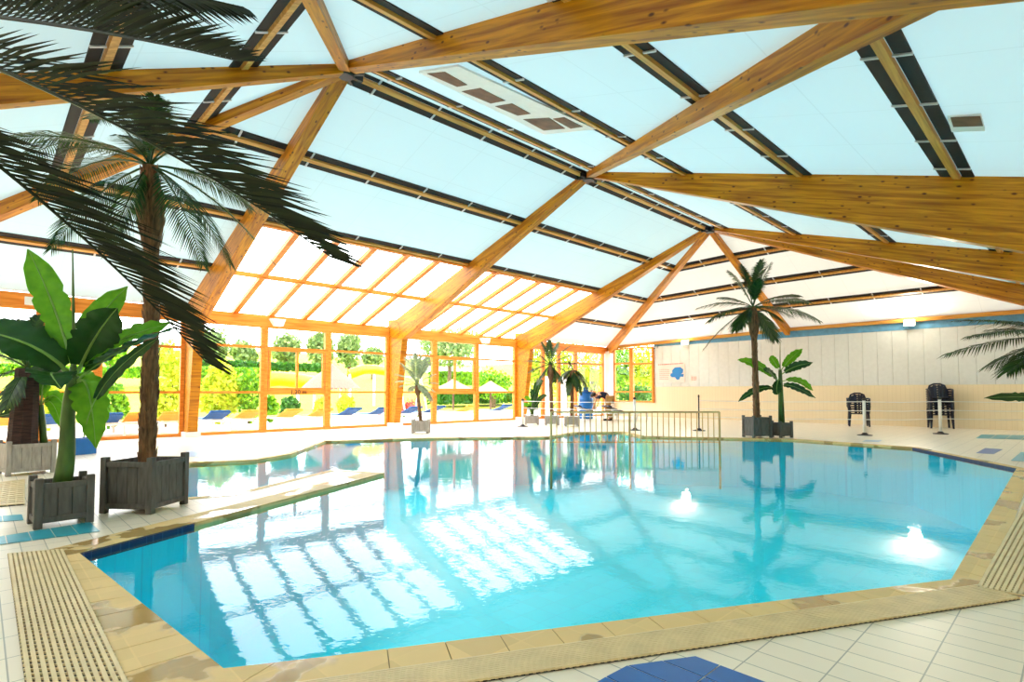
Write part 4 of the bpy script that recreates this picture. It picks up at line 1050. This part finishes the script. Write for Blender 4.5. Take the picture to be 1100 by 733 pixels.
# ------------------------------------------------------------------ outside
k = MB(); k.quad((-60, VF + .12, -.03), (120, VF + .12, -.03), (120, 25, -.03), (-60, 25, -.03)); k.quad((UFAR + .1, -40, -.031), (120, -40, -.031), (120, VF + .12, -.031), (UFAR + .1, VF + .12, -.031)); k.quad((-60, -40, -.25), (UFAR + .1, -40, -.25), (UFAR + .1, -1.6, -.25), (-60, -1.6, -.25)); k.quad((-60, -1.6, -.25), (-2.6, -1.6, -.25), (-2.6, VF + .12, -.25), (-60, VF + .12, -.25))
struct(k.build('ground', m_terr), 'pale paved terrace outside the windows', 'terrace')
k = MB(); g = {}
nu, nv = 40, 16
vs = []; fs = []
for j in range(nv + 1):
    for i in range(nu + 1):
        u = -60 + 180 * i / nu; v = 25 + 75 * j / nv; z = -.03 + .11 * max(0, v - 27) * min(1, (v - 25) / 10) + .3 * math.sin(u * .2) * min(1, j / 4)
        vs.append((u, v, z))
for j in range(nv):
    for i in range(nu): fs.append((j * (nu + 1) + i, j * (nu + 1) + i + 1, (j + 1) * (nu + 1) + i + 1, (j + 1) * (nu + 1) + i))
k.add(vs, fs); struct(k.build('lawn', m_lawn, smooth=True), 'sunlit yellow green lawn rising behind the terrace', 'lawn')
def leafy(k, c, r3, n_, ls, seed, shell=.55, box=False):
    r = random.Random(seed); c = Vector(c)
    for _ in range(n_):
        if box:
            f = r.randrange(3); q = [r.uniform(-1, 1) for _ in range(3)]; q[f] = r.choice((-1, 1)) * r.uniform(.86, 1.02) if f != 2 else r.choice((-1, 1, 1, 1)) * r.uniform(.9, 1.05)
            d = Vector((q[0] * r3[0], q[1] * r3[1], q[2] * r3[2]))
        else:
            q = Vector((r.gauss(0, 1), r.gauss(0, 1), r.gauss(0, 1))).normalized(); rr_ = r.uniform(shell, 1) * (1 + .18 * math.sin(5 * q.x + seed) * math.cos(4 * q.z + seed * 2))
            d = Vector((q.x * r3[0], q.y * r3[1], q.z * r3[2])) * rr_
        p = c + d; a_ = Vector((r.gauss(0, 1), r.gauss(0, 1), r.gauss(0, .6))).normalized(); b_ = a_.orthogonal().normalized(); b_ = Matrix.Rotation(r.uniform(0, 6.28), 3, a_) @ b_
        l = ls * r.uniform(.7, 1.3); w = b_.cross(a_) * l * .3
        k.add([p - b_ * l * .5, p + w, p + b_ * l * .5, p - w], [(0, 1, 2, 3)])
def bush(label, px, pyt, pyb, wpx, v, mat, n_=900, ls=.16, seed=0, cat='bush', name='round_bush', group='shrubs outside'):
    top = onV(px, pyt, v); bot = onV(px, pyb, v); zb = -.03
    rx = (onV(px + wpx / 2, pyt, v).x - onV(px - wpx / 2, pyt, v).x) / 2; rx = abs(rx) * .8
    t = thing(name, label, cat, (top.x, v, zb), group=group); hz = (top.z - zb) / 2
    k = MB(); leafy(k, (0, 0, hz * 1.05), (rx, rx * .8, hz), n_, ls, seed); k.build('foliage', mat, t)
    k = MB()
    for i in range(4):
        a_ = i * 1.6 + seed; k.tube([(0, 0, 0), (.3 * rx * math.cos(a_), .3 * rx * math.sin(a_), hz * 1.1)], [.035, .015], 5)
    k.build('stems', m_bark, t)
def hedge(label, px0, px1, pyt, pyb, v, mat, n_=2600, ls=.2, seed=0, th_=.7):
    a_, b_ = onV(px0, pyt, v), onV(px1, pyt, v); zb = onV(px0, pyb, v).z
    o = thing('hedge', label, 'hedge', ((a_.x + b_.x) / 2, v, zb), group='clipped hedges outside')
    hx, hz = (b_.x - a_.x) / 2, (a_.z - zb) / 2
    k = MB(); k.box((0, 0, hz), (hx * 1.96, th_ * 1.7, hz * 1.9)); leafy(k, (0, 0, hz), (hx, th_, hz), n_, ls, seed, box=True); k.build('foliage', mat, o)
def tree(label, px, pyt, pyb, wpx, v, mat, n_=1800, ls=.4, seed=0, trunk_py=None):
    top = onV(px, pyt, v); bot = onV(px, pyb, v); rx = abs(onV(px + wpx / 2, pyt, v).x - onV(px - wpx / 2, pyt, v).x) / 2 * .8
    zg = -.03 + .11 * max(0, v - 27); t = thing('garden_tree', label, 'tree', (top.x, v, zg), group='trees beyond the lawn')
    hz = (top.z - bot.z) / 2; zc = (top.z + bot.z) / 2 - zg
    r = random.Random(seed); k = MB(); leafy(k, (0, 0, zc), (rx, rx, hz), n_ // 2, ls, seed, .3)
    for i in range(5):
        a_ = i * 1.26 + seed; leafy(k, (rx * .5 * math.cos(a_), rx * .5 * math.sin(a_), zc + hz * r.uniform(-.4, .5)), (rx * .55, rx * .55, hz * .5), n_ // 10, ls, seed + i)
    k.build('crown', mat, t)
    k = MB(); k.tube([(0, 0, -.2), (.05 * rx, 0, zc * .5), (0, 0, zc)], [.05 * hz + .1, .04 * hz + .08, .05], 8)
    for i in range(4): a_ = i * 1.57 + seed; k.tube([(0, 0, zc - hz * .5), (rx * .6 * math.cos(a_), rx * .6 * math.sin(a_), zc + hz * .3)], [.08, .03], 5)
    k.build('trunk', m_bark, t)
# bay left of / right of first column
bush('large loose yellow green shrub behind the tall palm trunk', 180, 372, 462, 60, 20.5, m_shrub, 1300, .2, 1)
bush('broad yellow shrub right of the first column', 238, 388, 455, 60, 21, m_shrub, 1500, .2, 2)
bush('green flowering shrub in front of the hedge right of the first column', 268, 398, 455, 34, 20.6, m_hedge, 800, .17, 3)
bush('low bright shrub left of the tall palm trunk', 118, 410, 462, 54, 20.6, m_hedge, 1000, .18, 4)
bush('yellow shrub at left window edge', 40, 395, 462, 70, 21, m_shrub, 1100, .2, 5)
bush('clipped round yellow bush outside left of second column', 372, 424, 449, 24, 22, m_shrub, 900, .13, 6)
bush('loose yellow bush behind the thatched palapa posts', 346, 428, 446, 22, 23, m_shrub, 500, .14, 7)
bush('feathery pale grass clump behind the middle window', 291, 424, 447, 20, 21, m_hedge, 400, .2, 8)
bush('grey green shrub behind the middle window', 311, 426, 448, 26, 22.5, m_hedged, 700, .16, 9)
hedge('dark clipped hedge at the top of the lawn', 205, 350, 387.5, 395, 40, m_hedged, 3000, .3, 11)
hedge('bright clipped hedge below the dark hedge', 205, 286, 395.5, 412, 36, m_hedge, 3000, .3, 12)
hedge('clipped hedge above the left lawn behind the banana plant', 0, 165, 393, 402, 38, m_hedge, 2600, .3, 13)
hedge('bright clipped hedge behind the thatched parasols', 466, 512, 400, 413, 36, m_hedge, 2000, .28, 14)
hedge('dark low hedge behind the left thatched parasol', 466, 545, 421, 434, 30, m_hedged, 2400, .22, 15)
for i, (px, t_, b_, w, v, m_, lab) in enumerate((
        (228, 352, 392, 44, 48, m_tree, 'grey green tree beyond the hedge right of the first column'), (262, 366, 392, 36, 46, m_tree, 'small grey green tree above the hedge'),
        (308, 358, 394, 36, 46, m_tree, 'tree seen through upper left half of middle window'), (345, 352, 400, 34, 44, m_tree, 'tall tree behind the thatched palapa'),
        (375, 356, 398, 30, 45, m_tree, 'loose tree right of the middle window'), (400, 372, 396, 26, 50, m_tree, 'small distant tree left of the second column'),
        (482, 352, 396, 66, 34, m_tree, 'large round tree behind the pale house'), (530, 396, 432, 40, 28, m_hedge, 'low bright tree behind the right thatched parasol'),
        (170, 366, 396, 40, 50, m_tree, 'tree beyond the lawn left of the first column'), (120, 362, 394, 40, 48, m_hedge, 'tree beyond the lawn behind the banana leaves'), (30, 350, 400, 70, 44, m_tree, 'tree at the left edge beyond the lawn'),
        (575, 360, 425, 40, 24, m_treey, 'bright yellow green tree right of the third column'), (606, 355, 440, 46, 22, m_treey, 'bright yellow green tree behind the slim palms'), (636, 360, 440, 40, 21.5, m_treey, 'bright yellow green tree behind the blue drum'))):
    tree(lab, px, t_, b_, w, v, m_, 2200, .34 if v > 30 else .2, 30 + i)
def treeU(label, px, pyt, pyb, wpx, u, mat, n_, ls, seed):
    top = onU(px, pyt, u); bot = onU(px, pyb, u); rx = abs(onU(px + wpx / 2, pyt, u).y - onU(px - wpx / 2, pyt, u).y) / 2 * .9
    t = thing('garden_tree', label, 'tree', (u, top.y, -.03), group='trees beyond the far wall')
    hz = (top.z - max(bot.z, .1)) / 2; zc = (top.z + max(bot.z, .1)) / 2
    k = MB(); leafy(k, (0, 0, zc), (rx, rx, hz), n_, ls, seed, .3); k.build('crown', mat, t)
    k = MB(); k.tube([(0, 0, 0), (.05, 0, zc)], [.12, .06], 7); k.build('trunk', m_bark, t)
treeU('leafy tree outside the left far end window', 666, 366, 425, 34, 26, m_hedge, 1300, .22, 51)
treeU('leafy tree outside the right far end window', 692, 368, 425, 32, 26.5, m_treey, 1300, .22, 52)
treeU('dark low tree under the far end windows', 684, 412, 440, 46, 24.5, m_hedged, 1300, .18, 53)
# white posts outside third bay
for i, (px, lab) in enumerate(((587, 'white post behind the slim palm trunk'), (606, 'white post behind the drooping palm'))):
    p = onV(px, 450, 17.6); k = MB(); k.box((0, 0, .9), (.3, .12, 1.8)); k.box((0, 0, 1.83), (.36, .18, .06)); o = k.build('garden_post', m_white, bevel=.01); o.location = (p.x, 17.6, -.03); tag(o, lab + ' outside the glass', 'post', 'white garden posts')
# thatched parasols
def parasol(label, px, pyt, pye, wpx, v, ptxs=(0,), name='thatched_parasol'):
    top = onV(px, pyt, v); e = onV(px, pye, v); r0 = abs(onV(px + wpx / 2, pye, v).x - onV(px - wpx / 2, pye, v).x) / 2
    t = thing(name, label, 'parasol', (top.x, v, -.03), group='thatched parasols')
    k = MB(); hz = top.z - e.z; n_ = 40; prof = [(.05, 0), (r0 * .35, -hz * .32), (r0 * .7, -hz * .6), (r0, -hz * .92)]
    k.lathe((0, 0, top.z), [(r * 1.0, z) for r, z in reversed(prof)], n_)
    r_ = random.Random(int(px))
    for i in range(150):
        a_ = r_.uniform(0, 6.283); f = r_.uniform(.75, 1.02); d = Vector((math.cos(a_), math.sin(a_), 0)); tn = Vector((-d.y, d.x, 0))
        p = Vector((0, 0, top.z)) + d * r0 * f + Vector((0, 0, -hz * (.6 + .34 * (f - .7) / .3)))
        q_ = p + d * .1 + Vector((0, 0, -r_.uniform(.12, .3) * r0 * .5)); k.add([p - tn * .06, p + tn * .06, q_], [(0, 1, 2)])
    k.build('thatch', m_thatch if len(ptxs) == 1 else m_thatchd, t)
    for s in ptxs:
        k = MB(); k.tube([(s * r0, 0, 0), (s * r0, 0, e.z + hz * .15)], .06, 8); k.build('post', m_bark if len(ptxs) == 1 else m_white, t)
parasol('large thatched palapa on white posts behind the middle window', 356, 390, 419, 58, 24, (-.6, -.1, .35), 'thatched_palapa')
parasol('left thatched parasol outside beyond the second column', 487, 407, 420, 34, 24)
parasol('right thatched parasol outside beside the third column', 527, 409, 421, 28, 23)
# yellow slide
def slide(label, pts, v, r0):
    q = [onV(x, y, v) for x, y in pts]; c = q[0]
    t = thing('water_slide', label, 'slide', (c.x, c.y, c.z)); k = MB(); k.tube(q, r0, 12); k.build('flume', m_slide, t, True, smooth=True)
    k = MB()
    for p in q[::2]: k.tube([p, (p.x, p.y, 0)], .08, 6)
    k.build('supports', m_white, t, True)
slide('yellow tube slide crossing behind the middle window', [(286, 408), (300, 407), (320, 409), (340, 412)], 30, .4)
slide('yellow tube slide seen left of the second column', [(376, 402), (390, 397), (402, 397), (416, 399)], 31, .3)
# house
hp = onV(484, 402, 55); hs = thing('garden_house', 'pale grey house behind hedge seen through the sash', 'house', (hp.x, 55, 2.5))
hw = abs(onV(508, 402, 55).x - onV(468, 402, 55).x) / 2; hz = onV(484, 394, 55).z - 2.5
k = MB(); k.box((0, 0, hz / 2), (hw * 2, 5, hz)); k.build('wall', m_house, hs)
k = MB(); k.prism([(-hw - .3, -2.9, hz), (hw + .3, -2.9, hz), (hw + .1, 0, hz + 1.3), (-hw - .1, 0, hz + 1.3)], (0, 0, .1)); k.prism([(-hw - .3, 2.9, hz), (hw + .3, 2.9, hz), (hw + .1, 0, hz + 1.3), (-hw - .1, 0, hz + 1.3)], (0, 0, .1)); k.build('roof', m_houser, hs)
for s in (-.5, .1, .6):
    k = MB(); k.box((s * hw, -2.52, hz * .6), (1.0, .06, .9)); k.build('window', m_houser, hs)
# coral flower bed and white swing frame by the second column
p = onV(440, 438, 21); fb = thing('flower_bed', 'coral red flower bed behind the little palm', 'flowers', (p.x, 21, -.03))
k = MB(); leafy(k, (0, 0, .5), (.8, .3, .35), 500, .1, 5, .2); k.build('blossom', m_pinkf, fb); k = MB(); leafy(k, (0, 0, .2), (.8, .3, .25), 300, .12, 6, .2); k.build('foliage', m_hedged, fb)
p = onV(440, 446, 19.5); sf = thing('swing_frame', 'white A-frame of poles behind the little palm', 'frame', (p.x, 19.5, -.03))
for x0, x1_ in ((-.75, -.55), (-.15, -.55), (.2, .55), (.95, .55)):
    k = MB(); k.tube([(x0, 0, 0), (x1_, 0, 1.75)], .03, 6); k.build('leg', m_white, sf)
k = MB(); k.tube([(-.6, 0, 1.75), (.6, 0, 1.75)], .03, 6); k.build('crossbar', m_white, sf)

# ------------------------------------------------------------------ light
w = bpy.data.worlds.new('sky'); sc.world = w; w.use_nodes = True
bg = w.node_tree.nodes['Background']; bg.inputs[0].default_value = (.95, .98, 1, 1); bg.inputs[1].default_value = SKY
sc.view_settings.view_transform = 'Standard'; sc.view_settings.look = 'None'; sc.view_settings.exposure = EXPOSURE; sc.view_settings.gamma = 1; sc.view_settings.use_curve_mapping = False
sc.cycles.transparent_max_bounces = 24; sc.cycles.max_bounces = 10; sc.cycles.diffuse_bounces = 5
